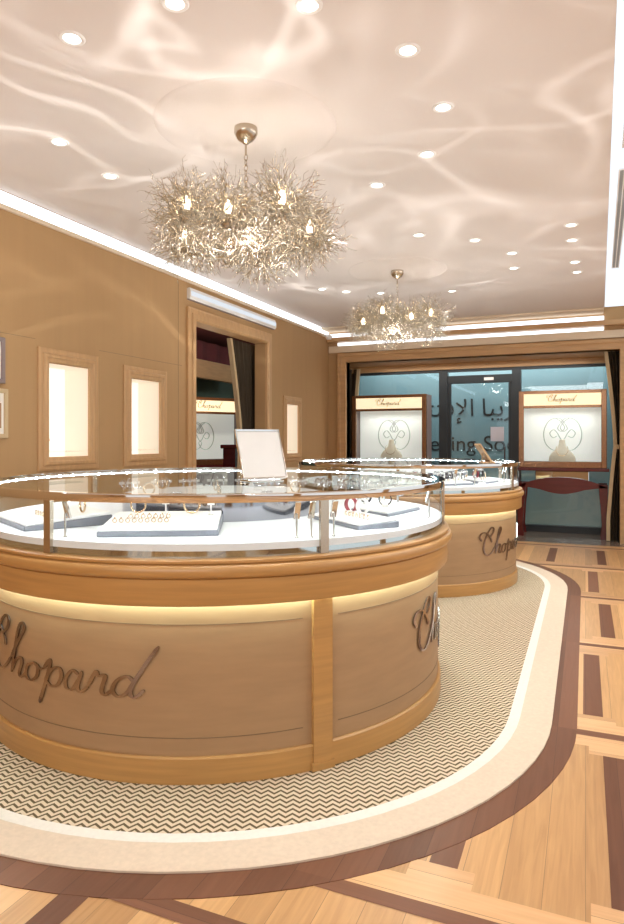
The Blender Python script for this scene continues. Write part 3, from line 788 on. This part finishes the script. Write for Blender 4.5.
# on the raised inner shelf of the near counter
ZS = 1.0495
for k, (x, y) in enumerate(((-.42, -.22), (-.25, -.36), (-.02, -.44), (.2, -.38), (.38, -.2), (-.46, .05), (-.3, .2), (-.08, .05), (.12, .22), (.42, .08))):
    p = (C1[0]+x, C1[1]+y, ZS); w = ('at its front left', 'second along its front from left', 'at the middle of its front', 'second along its front from right', 'at its front right', 'at its left end', 'at its rear left', 'in its centre', 'at its rear right', 'at its right end')[k]
    if k % 2: bangle(p, R(20+37*k), 'gold bangle on the inner shelf of the foreground counter, '+w, .031)
    else: necklace(p, R(-20+31*k), 'silver bracelet on the inner shelf of the foreground counter, '+w)
bb0 = None
for k, a in enumerate((158, 145, 134, 123, 112, 101, 90, 79, 68, 57, 46, 35)):
    if bb0 is None:
        bb0 = empty('bracelet_bar'); bm = BM(); lathe(bm, [(0, 0), (.032, 0), (.032, .006), (.007, .010), (.007, .105), (0, .105)], 16); obj('post', bm, 'chrome', bb0, True)
        bm = BM(); tube(bm, [(-.075, 0, .105), (.075, 0, .105)], .0095, 10); obj('crossbar', bm, 'tray_w', bb0, True)
        for q in range(3):
            obj('bracelet', torus(BM(), (-.045+.045*q, 0, .098), .030, .0055, 'X', 22, 6), 'silver', bb0, True)
        o = bb0
    else: o = copy_tree(bb0)
    o.location = (C1[0]+1.06*math.cos(R(a)), C1[1]+1.06*math.sin(R(a)), ZD); o.rotation_euler = (0, 0, R(a+90))
    tag(o, 'T-bar stand of silver bracelets along the rear glass of the foreground counter, '+('leftmost', 'second from left', 'third from left', 'fourth from left', 'fifth from left', 'sixth from left', 'sixth from right', 'fifth from right', 'fourth from right', 'third from right', 'second from right', 'rightmost')[k], 'bracelet stand', 'T-bar bracelet stands')
for k, a in enumerate((-118, -97, -80, -62, -44, -26, -8, 12, 35, 65, 95, 125, 155)):
    o = copy_tree(bb0); rr = .575 if k < 8 else .80
    o.location = (C2[0]+rr*math.cos(R(a)), C2[1]+rr*math.sin(R(a)), ZD); o.rotation_euler = (0, 0, R(a+90)); o.scale = (.85, .85, .85)
    tag(o, 'T-bar stand of silver bracelets in the rear counter, '+('leftmost of front row', 'second from left in front row', 'third from left in front row', 'fourth from left in front row', 'fourth from right in front row', 'third from right in front row', 'second from right in front row', 'rightmost of front row', 'rightmost of back row', 'second from right in back row', 'middle of back row', 'second from left in back row', 'leftmost of back row')[k], 'bracelet stand', 'T-bar bracelet stands')
# steel showcase spotlights
sp0 = None
def spot_stem(p, ang, lab, h=.148):
    global sp0
    if sp0 is None:
        sp0 = empty('showcase_spotlight'); bm = BM(); lathe(bm, [(0, 0), (.010, 0), (.010, .005), (.0045, .008), (.0045, .10), (0, .10)], 12); obj('stem', bm, 'chrome', sp0, True)
        bm = BM(); box(bm, -.013, -.005, -.03, .013, .005, .045, .002, Matrix.Translation((.004, .006, .108)) @ Matrix.Rotation(R(16), 4, 'X')); obj('head', bm, 'chrome', sp0)
        bm = BM(); box(bm, -.009, .0052, -.022, .009, .0065, .038, 0, Matrix.Translation((.004, .006, .108)) @ Matrix.Rotation(R(16), 4, 'X')); obj('lens', bm, 'case_led', sp0); o = sp0
    else: o = copy_tree(sp0)
    o.location = p; o.rotation_euler = (0, 0, R(ang)); tag(o, lab, 'spotlight', 'steel showcase spotlights')
for x, y, lab in ((-1.975, 2.075, 'steel showcase spotlight beside the left glazing bar of the foreground counter'), (-1.085, 2.42, 'left one of two steel spotlights left of the right glazing bar'),
                  (-1.035, 2.455, 'right one of two steel spotlights left of the right glazing bar'), (-.965, 2.53, 'steel showcase spotlight just right of the right glazing bar'),
                  (-.735, 3.29, 'steel showcase spotlight at the right end of the foreground counter')):
    a = math.degrees(math.atan2(y-C1[1], x-C1[0])); spot_stem((x, y, ZD), a+90, lab)

# far counter contents
TL = [(-75, 'left of the logo'), (-45, 'nearest the camera'), (-12, 'at its right end'), (-108, 'at its left side')]
far = []
for a, w in TL:
    x, y = C2[0]+.78*math.cos(R(a)), C2[1]+.78*math.sin(R(a))
    P, aa, _ = tray(x, y, .34, .22, a+90, .025, .045, 'white jewelry tray in the rear counter, '+w); far.append((P, aa))
    for i in range(5): ring(P(-.32+.16*i, -.2), aa, 'tiny gold ring on a white tray in the rear counter, tray '+w, 'rings on the rear tray '+w)
names = ['dark', 'tray_w', 'red', 'tray_w', 'dark', 'tray_w', 'red', 'dark']
for k, a in enumerate((-104, -60, -30, 0)):
    p = (C2[0]+.94*math.cos(R(a)), C2[1]+.94*math.sin(R(a)), ZD); w = ('leftmost', 'second from left', 'second from right', 'rightmost')[k]
    necklace(p, R(a), 'silver bracelet on a white cushion in the rear counter, '+w)
for k, (ti, u) in enumerate(((3, .1), (0, -.2), (0, .2), (1, -.25), (1, .0), (1, .25), (2, -.2), (2, .2))):
    P, aa = far[ti]
    watch(P(u, .12, .001), aa+R(-15), '%s strap watch on stand in the rear counter, %s in its row' % ({'dark': 'black', 'tray_w': 'white', 'red': 'red'}[names[k]], ('leftmost', 'second from left', 'third from left', 'fourth from left', 'fifth from left', 'sixth from left', 'second from right', 'rightmost')[k]), names[k])
for k, a in enumerate((-100, -80, -50, -38, -8, 12)):
    x, y = C2[0]+.98*math.cos(R(a)), C2[1]+.98*math.sin(R(a))
    spot_stem((x, y, ZD), a+90, 'steel showcase spotlight in the rear counter, %s along its front glass' % ('leftmost', 'second from left', 'third from left', 'fourth from left', 'second from right', 'rightmost')[k])
for k, a in enumerate((20, 50, 80, 110, 140, 170, 200)):
    x, y = C2[0]+.78*math.cos(R(a)), C2[1]+.78*math.sin(R(a))
    bangle((x, y, ZD), R(a+60), 'gold bangle on the back deck of the rear counter', .036)

# ------------------------------------------------------------------ countertop mirrors
t = tag(empty('countertop_mirror', (-1.49, 2.92, 1.1395), R(54)), 'tilted silver table mirror standing on top of the foreground counter', 'mirror')
tl = Matrix.Translation((0, -.01, .022)) @ Matrix.Rotation(R(-21), 4, 'X')
bm = BM(); box(bm, -.118, -.007, 0, .118, -.001, .245, .001, tl); obj('mirror_panel', bm, 'easel', t)
bm = BM()
for x0, x1, z0, z1 in ((-.125, -.118, -.004, .252), (.118, .125, -.004, .252), (-.118, .118, -.008, .0), (-.125, .125, .245, .257)): box(bm, x0, -.011, z0, x1, .004, z1, .0015, tl)
obj('frame', bm, 'chrome', t)
bm = BM(); box(bm, -.09, -.045, 0, .09, .09, .008, .003); tube(bm, [(-.05, .085, .006), (-.04, .052, .16)], .005, 8); tube(bm, [(.05, .085, .006), (.04, .052, .16)], .005, 8); box(bm, -.09, -.015, .006, .09, .012, .018, .002); obj('stand', bm, 'chrome', t)
t = tag(empty('countertop_mirror', (-.80, 6.2, 1.139), R(115)), 'small tan leather backed mirror leaning on the rear counter', 'mirror')
tl = Matrix.Translation((0, .02, .01)) @ Matrix.Rotation(R(-34), 4, 'X')
bm = BM(); box(bm, -.085, -.005, 0, .085, .012, .2, .003, tl); obj('frame', bm, 'tanleather', t)
bm = BM(); box(bm, -.075, -.0065, .01, .075, -.005, .19, 0, tl); obj('mirror_panel', bm, 'mirror', t)
bm = BM(); box(bm, -.07, -.02, 0, .07, .10, .012, .003); tube(bm, [(0, .09, .01), (0, .085, .11)], .006, 8); obj('stand', bm, 'tanleather', t)

# ------------------------------------------------------------------ chandeliers
def chandelier():
    t = empty('chandelier')
    bm = BM(); lathe(bm, [(0, 0), (.052, 0), (.053, -.022), (.048, -.034), (.036, -.052), (.020, -.062), (.012, -.07), (0, -.072)], 28); obj('canopy', bm, 'brass', t, True)
    bm = BM(); z = -.07
    tube(bm, [(0, 0, -.07), (0, 0, -.12)], .005, 8); z = -.118; k = 0
    while z > -.30:
        mt = Matrix.Rotation(PI/2*(k % 2), 3, 'Z')
        pts = [mt @ Vector((.0085*math.cos(2*PI*i/12), 0, .015*math.sin(2*PI*i/12))) + Vector((0, 0, z-.013)) for i in range(12)]
        tube(bm, pts, .0022, 5, closed=True); z -= .0235; k += 1
    obj('chain', bm, 'brass', t, True)
    bm = BM(); tube(bm, [(0, 0, -.30), (0, 0, -.36), (0, 0, -.56)], [.008, .011, .011], 10)
    lathe(bm, [(0, -.30), (.018, -.315), (.026, -.335), (.018, -.36), (.010, -.37)], 16); lathe(bm, [(.010, -.5), (.035, -.53), (.028, -.56), (.010, -.585), (0, -.59)], 16)
    obj('stem', bm, 'brass', t, True)
    rnd = random.Random(3)
    balls = []
    for k in range(8):
        a = 2*PI*k/8+.25; balls.append((.288*math.cos(a), .288*math.sin(a), -.455+(.03 if k % 2 else -.03), .188))
    balls.append((0, 0, -.50, .175))
    for bx, by, bz, br in balls:
        if abs(bx) > .01:
            bm = BM(); L = math.hypot(bx, by); ux, uy = bx/L, by/L
            tube(bm, [(ux*.01, uy*.01, -.52), (ux*.08, uy*.08, -.575), (ux*.18, uy*.18, -.57), (bx*.97, by*.97, bz-.06), (bx, by, bz-.045)], .0045, 7)
            arm = obj('arm', bm, 'brass', t, True)
        bm = BM(); lathe(bm, [(0, bz-.055), (.022, bz-.05), (.026, bz-.04), (.011, bz-.034), (.010, bz+.0), (0, bz)], 14, bx, by); obj('candle_holder', bm, 'brass', t, True)
        bm = BM(); lathe(bm, [(.0, bz), (.010, bz+.002), (.0165, bz+.022), (.013, bz+.042), (.004, bz+.058), (0, bz+.062)], 12, bx, by); obj('bulb', bm, 'bulb', t, True)
        # burst of forked, kinked wires
        bm = BM(); c = Vector((bx, by, bz))
        for i in range(210):
            zc = rnd.uniform(-.97, 1); ph = rnd.uniform(0, 2*PI); q = math.sqrt(1-zc*zc); d = Vector((q*math.cos(ph), q*math.sin(ph), zc))
            ln = br*rnd.uniform(.68, 1.06)
            jit = lambda s_: Vector((rnd.gauss(0, s_), rnd.gauss(0, s_), rnd.gauss(0, s_)))
            ps = [c+d*.045]+[c+d*ln*f+jit(.011) for f in (.3, .5, .68, .85, 1.0)]
            tube(bm, ps, [.0013, .0013, .0012, .0012, .0011, .0009], 3, cap=False)
            for b0 in (ps[1], ps[2], ps[3], ps[3], ps[4]):
                e1 = b0+(d*.5+jit(.8)).normalized()*rnd.uniform(.018, .034); e2 = e1+(d+jit(.9)).normalized()*rnd.uniform(.015, .03)
                tube(bm, [b0, e1, e2], [.0012, .0011, .0008], 3, cap=False)
        obj('wire_burst', bm, 'wire', t)
    return t
ch1 = tag(chandelier(), 'larger-looking nearer chandelier of tangled wire bursts over the foreground counter', 'chandelier', 'wire burst chandeliers')
ch1.location = (-1.68, 3.08, ZC-.006); ch1.scale = (1.2, 1.2, 1.2)
ch2 = copy_tree(ch1); ch2.location = (-1.716, 6.26, ZC-.006); ch2.rotation_euler = (0, 0, .4); ch2.scale = (1.22, 1.22, 1.13)
tag(ch2, 'farther smaller-looking chandelier of wire bursts near the back window', 'chandelier', 'wire burst chandeliers')

# ------------------------------------------------------------------ window display cases on mahogany consoles
EMB = [[(.62, .62), (.2, .95), (-.45, .8), (-.8, .2), (-.7, -.45), (-.2, -.85), (.35, -.75), (.6, -.4)], [(.62, .62), (.75, .35), (.5, .2), (.3, .42), (.55, .75), (.9, .95)], [(.6, -.4), (.3, -.2), (.1, .1), (-.15, .3), (-.4, .1), (-.2, -.15), (.1, -.05)]]
def display_case(loc, w, h, dpt, rz, lab):
    t = tag(empty('window_display_case', loc, rz), lab, 'display case', 'illuminated window display cases')
    f = .07; hh = .165
    bm = BM()
    for s in (-1, 1):
        x0, x1 = sorted((s*w/2, s*(w/2-f))); box(bm, x0, 0, 0, x1, .05, h, .006)
    box(bm, -w/2+f, 0, 0, w/2-f, .05, .085, .004); box(bm, -w/2+f, 0, h-.045, w/2-f, .05, h, .004); box(bm, -w/2+f, 0, h-.045-hh-.035, w/2-f, .05, h-.045-hh, .004)
    obj('frame', bm, 'case_frame', t)
    bm = BM()
    box(bm, -w/2, .05, 0, -w/2+.02, dpt, h, .003); box(bm, w/2-.02, .05, 0, w/2, dpt, h, .003); box(bm, -w/2+.02, .05, h-.02, w/2-.02, dpt, h); box(bm, -w/2+.02, .05, 0, w/2-.02, dpt, .075); box(bm, -w/2+.02, dpt-.012, .075, w/2-.02, dpt, h-.02)
    obj('case_body', bm, 'greyframe', t)
    hd = obj('header_panel', box(BM(), -w/2+f, .01, h-.045-hh, w/2-f, .03, h-.045), 'sign', t)
    us = w*.036; 
    obj('lettering', script_word(lambda x, y, d: (-WORD_W*us/2+x*us, .01-d, h-.045-hh*.66+y*us*.8), .10, .002), 'sign_ink', hd)
    zb0, zb1 = .085, h-.045-hh-.035
    bp = obj('back_panel', box(BM(), -w/2+.03, dpt-.03, zb0-.005, w/2-.03, dpt-.014, zb1+.02), 'case_back', t)
    bm = BM(); R_ = (zb1-zb0)*.34; zc = (zb0+zb1)/2
    for s in (1, -1):
        for st in EMB: ribbon(bm, [Vector((s*(-.35+p.x*.8), p.y, 0)) for p in catmull(st, 6)], .024, .002, lambda x, y, d: (x*R_, dpt-.03-d, zc+y*R_))
    obj('emblem', bm, 'emblem', bp)
    obj('glass_front', box(BM(), -w/2+f, .02, zb0, w/2-f, .026, zb1), 'glass', t)
    return t
def bust(loc, rz, lab, sc=1):
    t = tag(empty('necklace_bust', loc, rz), lab, 'display bust')
    bm = BM(); rings = []
    for z, rx, ry in ((0, .15, .05), (.01, .155, .055), (.06, .15, .06), (.11, .12, .055), (.15, .075, .045), (.19, .045, .038), (.24, .036, .034), (.27, .034, .032), (.275, .02, .02)):
        rings.append([bm.verts.new((rx*math.cos(2*PI*i/24), ry*math.sin(2*PI*i/24), z)) for i in range(24)])
    for A, B in zip(rings, rings[1:]):
        for i in range(24): bm.faces.new((A[i], A[(i+1) % 24], B[(i+1) % 24], B[i]))
    bm.faces.new(rings[0]); bm.faces.new(rings[-1]); obj('bust_form', bm, 'bust', t, True)
    bm = BM(); pts = [(.07*math.sin(u)*1.0, -.05-.012*math.cos(u)+(.02 if abs(u) > 2 else 0), .15-.075*math.cos(u)) for u in [(-2.2+4.4*i/20) for i in range(21)]]
    tube(bm, pts, .003, 6); obj('necklace', bm, 'gold', t, True); t.scale = (sc,)*3
def console(loc, w, dpt, h, rz, lab):
    t = tag(empty('console_table', loc, rz), lab, 'console table', 'mahogany consoles under the display cases')
    obj('table_top', box(BM(), -w/2, -dpt/2, h-.045, w/2, dpt/2, h, .008), 'mahog', t)
    bm = BM(); N = 24; top = []; bot = []
    za = h-.30
    for i in range(N+1):
        u = -1+2*i/N; x = u*(w/2-.02)
        top.append((x, za+.17-.13*abs(u)**2.2)); bot.append((x, za+.0+.06*math.cos(u*PI*1.0)*(-1 if abs(u) < .5 else -.55)*(1 if abs(u) < .5 else 1)-.0))
    prism(bm, top+bot[::-1], -dpt/2, -dpt/2+.04); obj('apron', bm, 'mahog', t)
    bm = BM(); box(bm, -w/2+.25, -dpt/2+.05, za+.05, w/2-.25, dpt/2-.04, h-.045, .01); obj('mirrored_plinth', bm, 'mirror', t)
    for sx in (-1, 1):
        for sy in (-1, 1):
            bm = BM(); pts = [(za+.08, .055), (za-.1, .05), (h*.45, .042), (.15, .034), (0, .045)]
            prism(bm, [(sx*(w/2-.02), z) for z, r in pts]+[(sx*(w/2-.02-2*r), z) for z, r in pts[::-1]], sy*(dpt/2-.025)-.025, sy*(dpt/2-.025)+.025); obj('leg', bm, 'mahog', t)
    return t
H1 = .965
console((-.30, 9.80, 0), 1.20, .42, H1, 0, 'mahogany console table with arched apron, right of the glass door')
display_case((-.30, 9.62, H1), 1.14, 1.075, .36, 0, 'illuminated window display case right of the glass door')
bust((-.30, 9.80, H1+.077), 0, 'cream necklace bust inside the display case right of the door', 1.15)
console((-2.78, 9.80, 0), 1.24, .42, H1, 0, 'mahogany console table left of the glass door, mostly hidden by counters')
display_case((-2.78, 9.62, H1), 1.18, 1.075, .36, 0, 'illuminated window display case left of the glass door')
bust((-2.78, 9.80, H1+.077), 0, 'cream necklace bust inside the display case left of the door', 1.15)
# case seen through the left doorway faces the room
console((-5.25, 8.35, 0), 1.3, .42, .98, R(60), 'mahogany console glimpsed through the left doorway')
display_case((-5.11, 8.27, .98), 1.24, 1.0, .34, R(60), 'illuminated display case glimpsed through the left doorway')
# small accessories below the right-hand case

t = tag(empty('wooden_pedestal', (-4.28, 7.42, 0), R(20)), 'dark mahogany pedestal post standing inside the left doorway', 'pedestal')
obj('plinth', box(BM(), -.11, -.11, 0, .11, .11, .12, .008), 'mahog', t); obj('shaft', box(BM(), -.08, -.08, .12, .08, .08, 1.24, .006), 'mahog', t); obj('cap', box(BM(), -.11, -.11, 1.24, .11, .11, 1.29, .01), 'mahog', t)
# ------------------------------------------------------------------ curtains
def curtain(name, top, edge, far_edge, z0, z1, axis, lab, folds=7):
    """edge(z) gives the tied-back leading edge, far_edge the fixed side; axis 'x' or 'y'"""
    t = tag(empty(name, top), lab, 'curtain', 'tied-back velvet curtains')
    bm = BM(); nz, nu = 40, 60; G = []
    for i in range(nz+1):
        z = z0+(z1-z0)*i/nz; e = edge(z); row = []
        for j in range(nu+1):
            u = j/nu; p = far_edge+(e-far_edge)*u; d = .025*math.sin(u*folds*2*PI)
            row.append(bm.verts.new((p, d, z) if axis == 'x' else (d, p, z)))
        G.append(row)
    for i in range(nz):
        for j in range(nu): bm.faces.new((G[i][j], G[i][j+1], G[i+1][j+1], G[i+1][j]))
    obj('cloth', bm, 'curtain', t, True)
    bm = BM(); pts = [edge(z0+(z1-z0)*i/nz) for i in range(nz+1)]
    sg = 1 if pts[-1] > far_edge else -1
    rows = []
    for i, p in enumerate(pts):
        z = z0+(z1-z0)*i/nz; q = [(p-sg*.015, -.032), (p+sg*.03, -.030), (p+sg*.03, .02)]
        rows.append([bm.verts.new((a, b, z) if axis == 'x' else (-b, a, z)) for a, b in q])
    for A, B in zip(rows, rows[1:]):
        for j in range(2): bm.faces.new((A[j], A[j+1], B[j+1], B[j]))
    obj('pale_edging', bm, 'fringe', t, True)
    return t
def tie(e_top, e_tie, e_bot, ztie, z1):
    def f(z):
        if z > ztie:
            u = (z-ztie)/(z1-ztie); return e_tie+(e_top-e_tie)*(u**1.4)
        u = (ztie-z)/ztie; return e_tie+(e_bot-e_tie)*min(1, u*1.3)**.8
    return f
c = curtain('curtain', (.46, 9.52, 0), tie(-.20, -.085, -.17, 1.25, 2.53), 0, .01, 2.53, 'x', 'dark velvet curtain with pale edge at the right side of the back window', 4)
bm = BM(); sweep_arc(bm, [(.055, 1.23), (.06, 1.23), (.06, 1.29), (.055, 1.29)], 0, 360, 24, cx=-.045); obj('tie_back', bm, 'fringe', c, True)
c = curtain('curtain', (-3.95, 10.05, 0), tie(.545, .46, .5, 1.05, 2.50), 0, .01, 2.50, 'x', 'dark velvet curtain with pale edge at the left side of the back window', 4)
c = curtain('curtain', (XL-.22, 7.50, 0), tie(-.79, -.52, -.60, 1.2, 2.55), 0, .01, 2.55, 'y', 'dark velvet curtain with pale edge hanging in the left doorway', 8)
# ------------------------------------------------------------------ lights
def light(name, kind, loc, energy, col=(1, .94, .86), **k):
    L = bpy.data.lights.new(name, kind); L.energy = energy; L.color = col
    rot = k.pop('rot', None)
    for a, b in k.items(): setattr(L, a, b)
    o = bpy.data.objects.new(name, L); COL.objects.link(o); o.location = loc
    if rot: o.rotation_euler = rot
    return o
# added patterned spots above the counters draw the caustic streaks and lift the ceiling
def caustic(loc, energy, seed):
    o = light('counter_uplight', 'SPOT', loc, energy, (1, .985, .97), spot_size=R(160), spot_blend=.6, shadow_soft_size=.02, rot=(PI, 0, 0))
    L = o.data; L.use_nodes = True; nt = L.node_tree; N = nt.nodes
    em = [n for n in N if n.type == 'EMISSION'][0]
    def M(op, a, b=None, c=None):
        n = N.new('ShaderNodeMath'); n.operation = op
        for k, v in enumerate((a, b, c)):
            if v is None: continue
            if isinstance(v, (int, float)): n.inputs[k].default_value = v
            else: nt.links.new(v, n.inputs[k])
        return n.outputs[0]
    tc = N.new('ShaderNodeTexCoord'); mp = N.new('ShaderNodeMapping'); mp.inputs['Location'].default_value = (seed, seed*.7, 0)
    nt.links.new(tc.outputs['Normal'], mp.inputs[0])
    def noise(sc, dist, off):
        nz = N.new('ShaderNodeTexNoise'); nz.inputs['Scale'].default_value = sc; nz.inputs['Detail'].default_value = .6; nz.inputs['Distortion'].default_value = dist
        m2 = N.new('ShaderNodeVectorMath'); m2.operation = 'ADD'; m2.inputs[1].default_value = (off, off*2, off)
        nt.links.new(mp.outputs[0], m2.inputs[0]); nt.links.new(m2.outputs[0], nz.inputs['Vector']); return nz.outputs['Fac']
    sp = N.new('ShaderNodeSeparateXYZ'); nt.links.new(tc.outputs['Normal'], sp.inputs[0])
    r = M('DIVIDE', M('SQRT', M('ADD', M('MULTIPLY', sp.outputs[0], sp.outputs[0]), M('MULTIPLY', sp.outputs[1], sp.outputs[1]))), M('MAXIMUM', M('ABSOLUTE', sp.outputs[2]), .05))
    def ridge(v, w):   # 1 on the line, falling to 0 at distance w
        return M('POWER', M('MAXIMUM', M('SUBTRACT', 1.0, M('DIVIDE', M('ABSOLUTE', v), w)), 0.0), 1.5)
    ring = ridge(M('SINE', M('ADD', M('MULTIPLY', r, 4.2), M('MULTIPLY', noise(1.5, 0, 5), 8.0))), .30)
    ring2 = ridge(M('SINE', M('ADD', M('MULTIPLY', r, 2.1), M('MULTIPLY', noise(1.1, 0, 11), 9.0))), .20)
    line = ridge(M('SUBTRACT', noise(1.9, .5, 2), .5), .035)
    gate = M('MULTIPLY', M('MAXIMUM', M('SUBTRACT', noise(1.6, 0, 17), .26), 0.0), 3.0)
    tot = M('ADD', M('MULTIPLY', M('ADD', M('ADD', M('MULTIPLY', ring, .6), M('MULTIPLY', ring2, .8)), M('MULTIPLY', line, .6)), gate), .3)
    nt.links.new(tot, em.inputs['Strength'])
caustic((-2.5, 2.6, 1.45), 80, 8.3); caustic((-.8, 3.0, 1.45), 80, 3.1); caustic((-2.5, 6.0, 1.45), 75, 5.7); caustic((-.85, 6.4, 1.45), 75, 21.4)
for (x, y) in ((-1.68, 3.08), (-1.716, 6.26)):
    light('chandelier_lamp', 'POINT', (x, y, 2.46), 26, (1, .96, .9), shadow_soft_size=.12)
light('shop_lamp', 'AREA', (-1.0, -1.5, 2.9), 130, (1, .985, .97), shape='RECTANGLE', size=3, size_y=2, rot=(R(25), 0, 0))  # unseen area fill added behind the camera
light('shop_lamp', 'AREA', (2.0, 4.5, 2.8), 70, (1, .985, .97), shape='RECTANGLE', size=1.2, size_y=5, rot=(0, R(25), 0))  # second added fill, unseen, along the right side
light('street_lamp', 'AREA', (-1.5, 10.5, 3.1), 95, (.94, .98, 1), shape='RECTANGLE', size=4, size_y=.6, rot=(R(20), 0, 0))  # unseen area light added to brighten the hoarding
light('alcove_lamp', 'AREA', (-1.5, 9.75, 2.5), 16, (1, .95, .88), shape='RECTANGLE', size=3, size_y=.3)  # area fill added to lift the window alcove and consoles
for cx in (-.30, -2.78): light('case_lamp', 'AREA', (cx, 9.75, 1.76), 2.5, (1, .97, .92), shape='RECTANGLE', size=.9, size_y=.12)
light('side_room_lamp', 'POINT', (-4.6, 7.4, 2.6), 50, (1, .9, .78), shadow_soft_size=.1)  # unseen point fill added to brighten the dark side room
W = bpy.data.worlds.new('World'); S.world = W; W.use_nodes = True
bg = W.node_tree.nodes['Background']; bg.inputs[0].default_value = (.99, .99, 1, 1); bg.inputs[1].default_value = .95

# ------------------------------------------------------------------ camera
cam = bpy.data.objects.new('camera', bpy.data.cameras.new('camera')); COL.objects.link(cam)
cam.location = (0, 0, 1.35); cam.rotation_euler = (PI/2, 0, R(22.8))
cam.data.sensor_fit = 'HORIZONTAL'; cam.data.sensor_width = 36; cam.data.lens = 36*650/624; cam.data.shift_y = -22/624
cam.data.clip_start = .05
S.camera = cam
S.view_settings.view_transform = 'Standard'
S.view_settings.exposure = .06
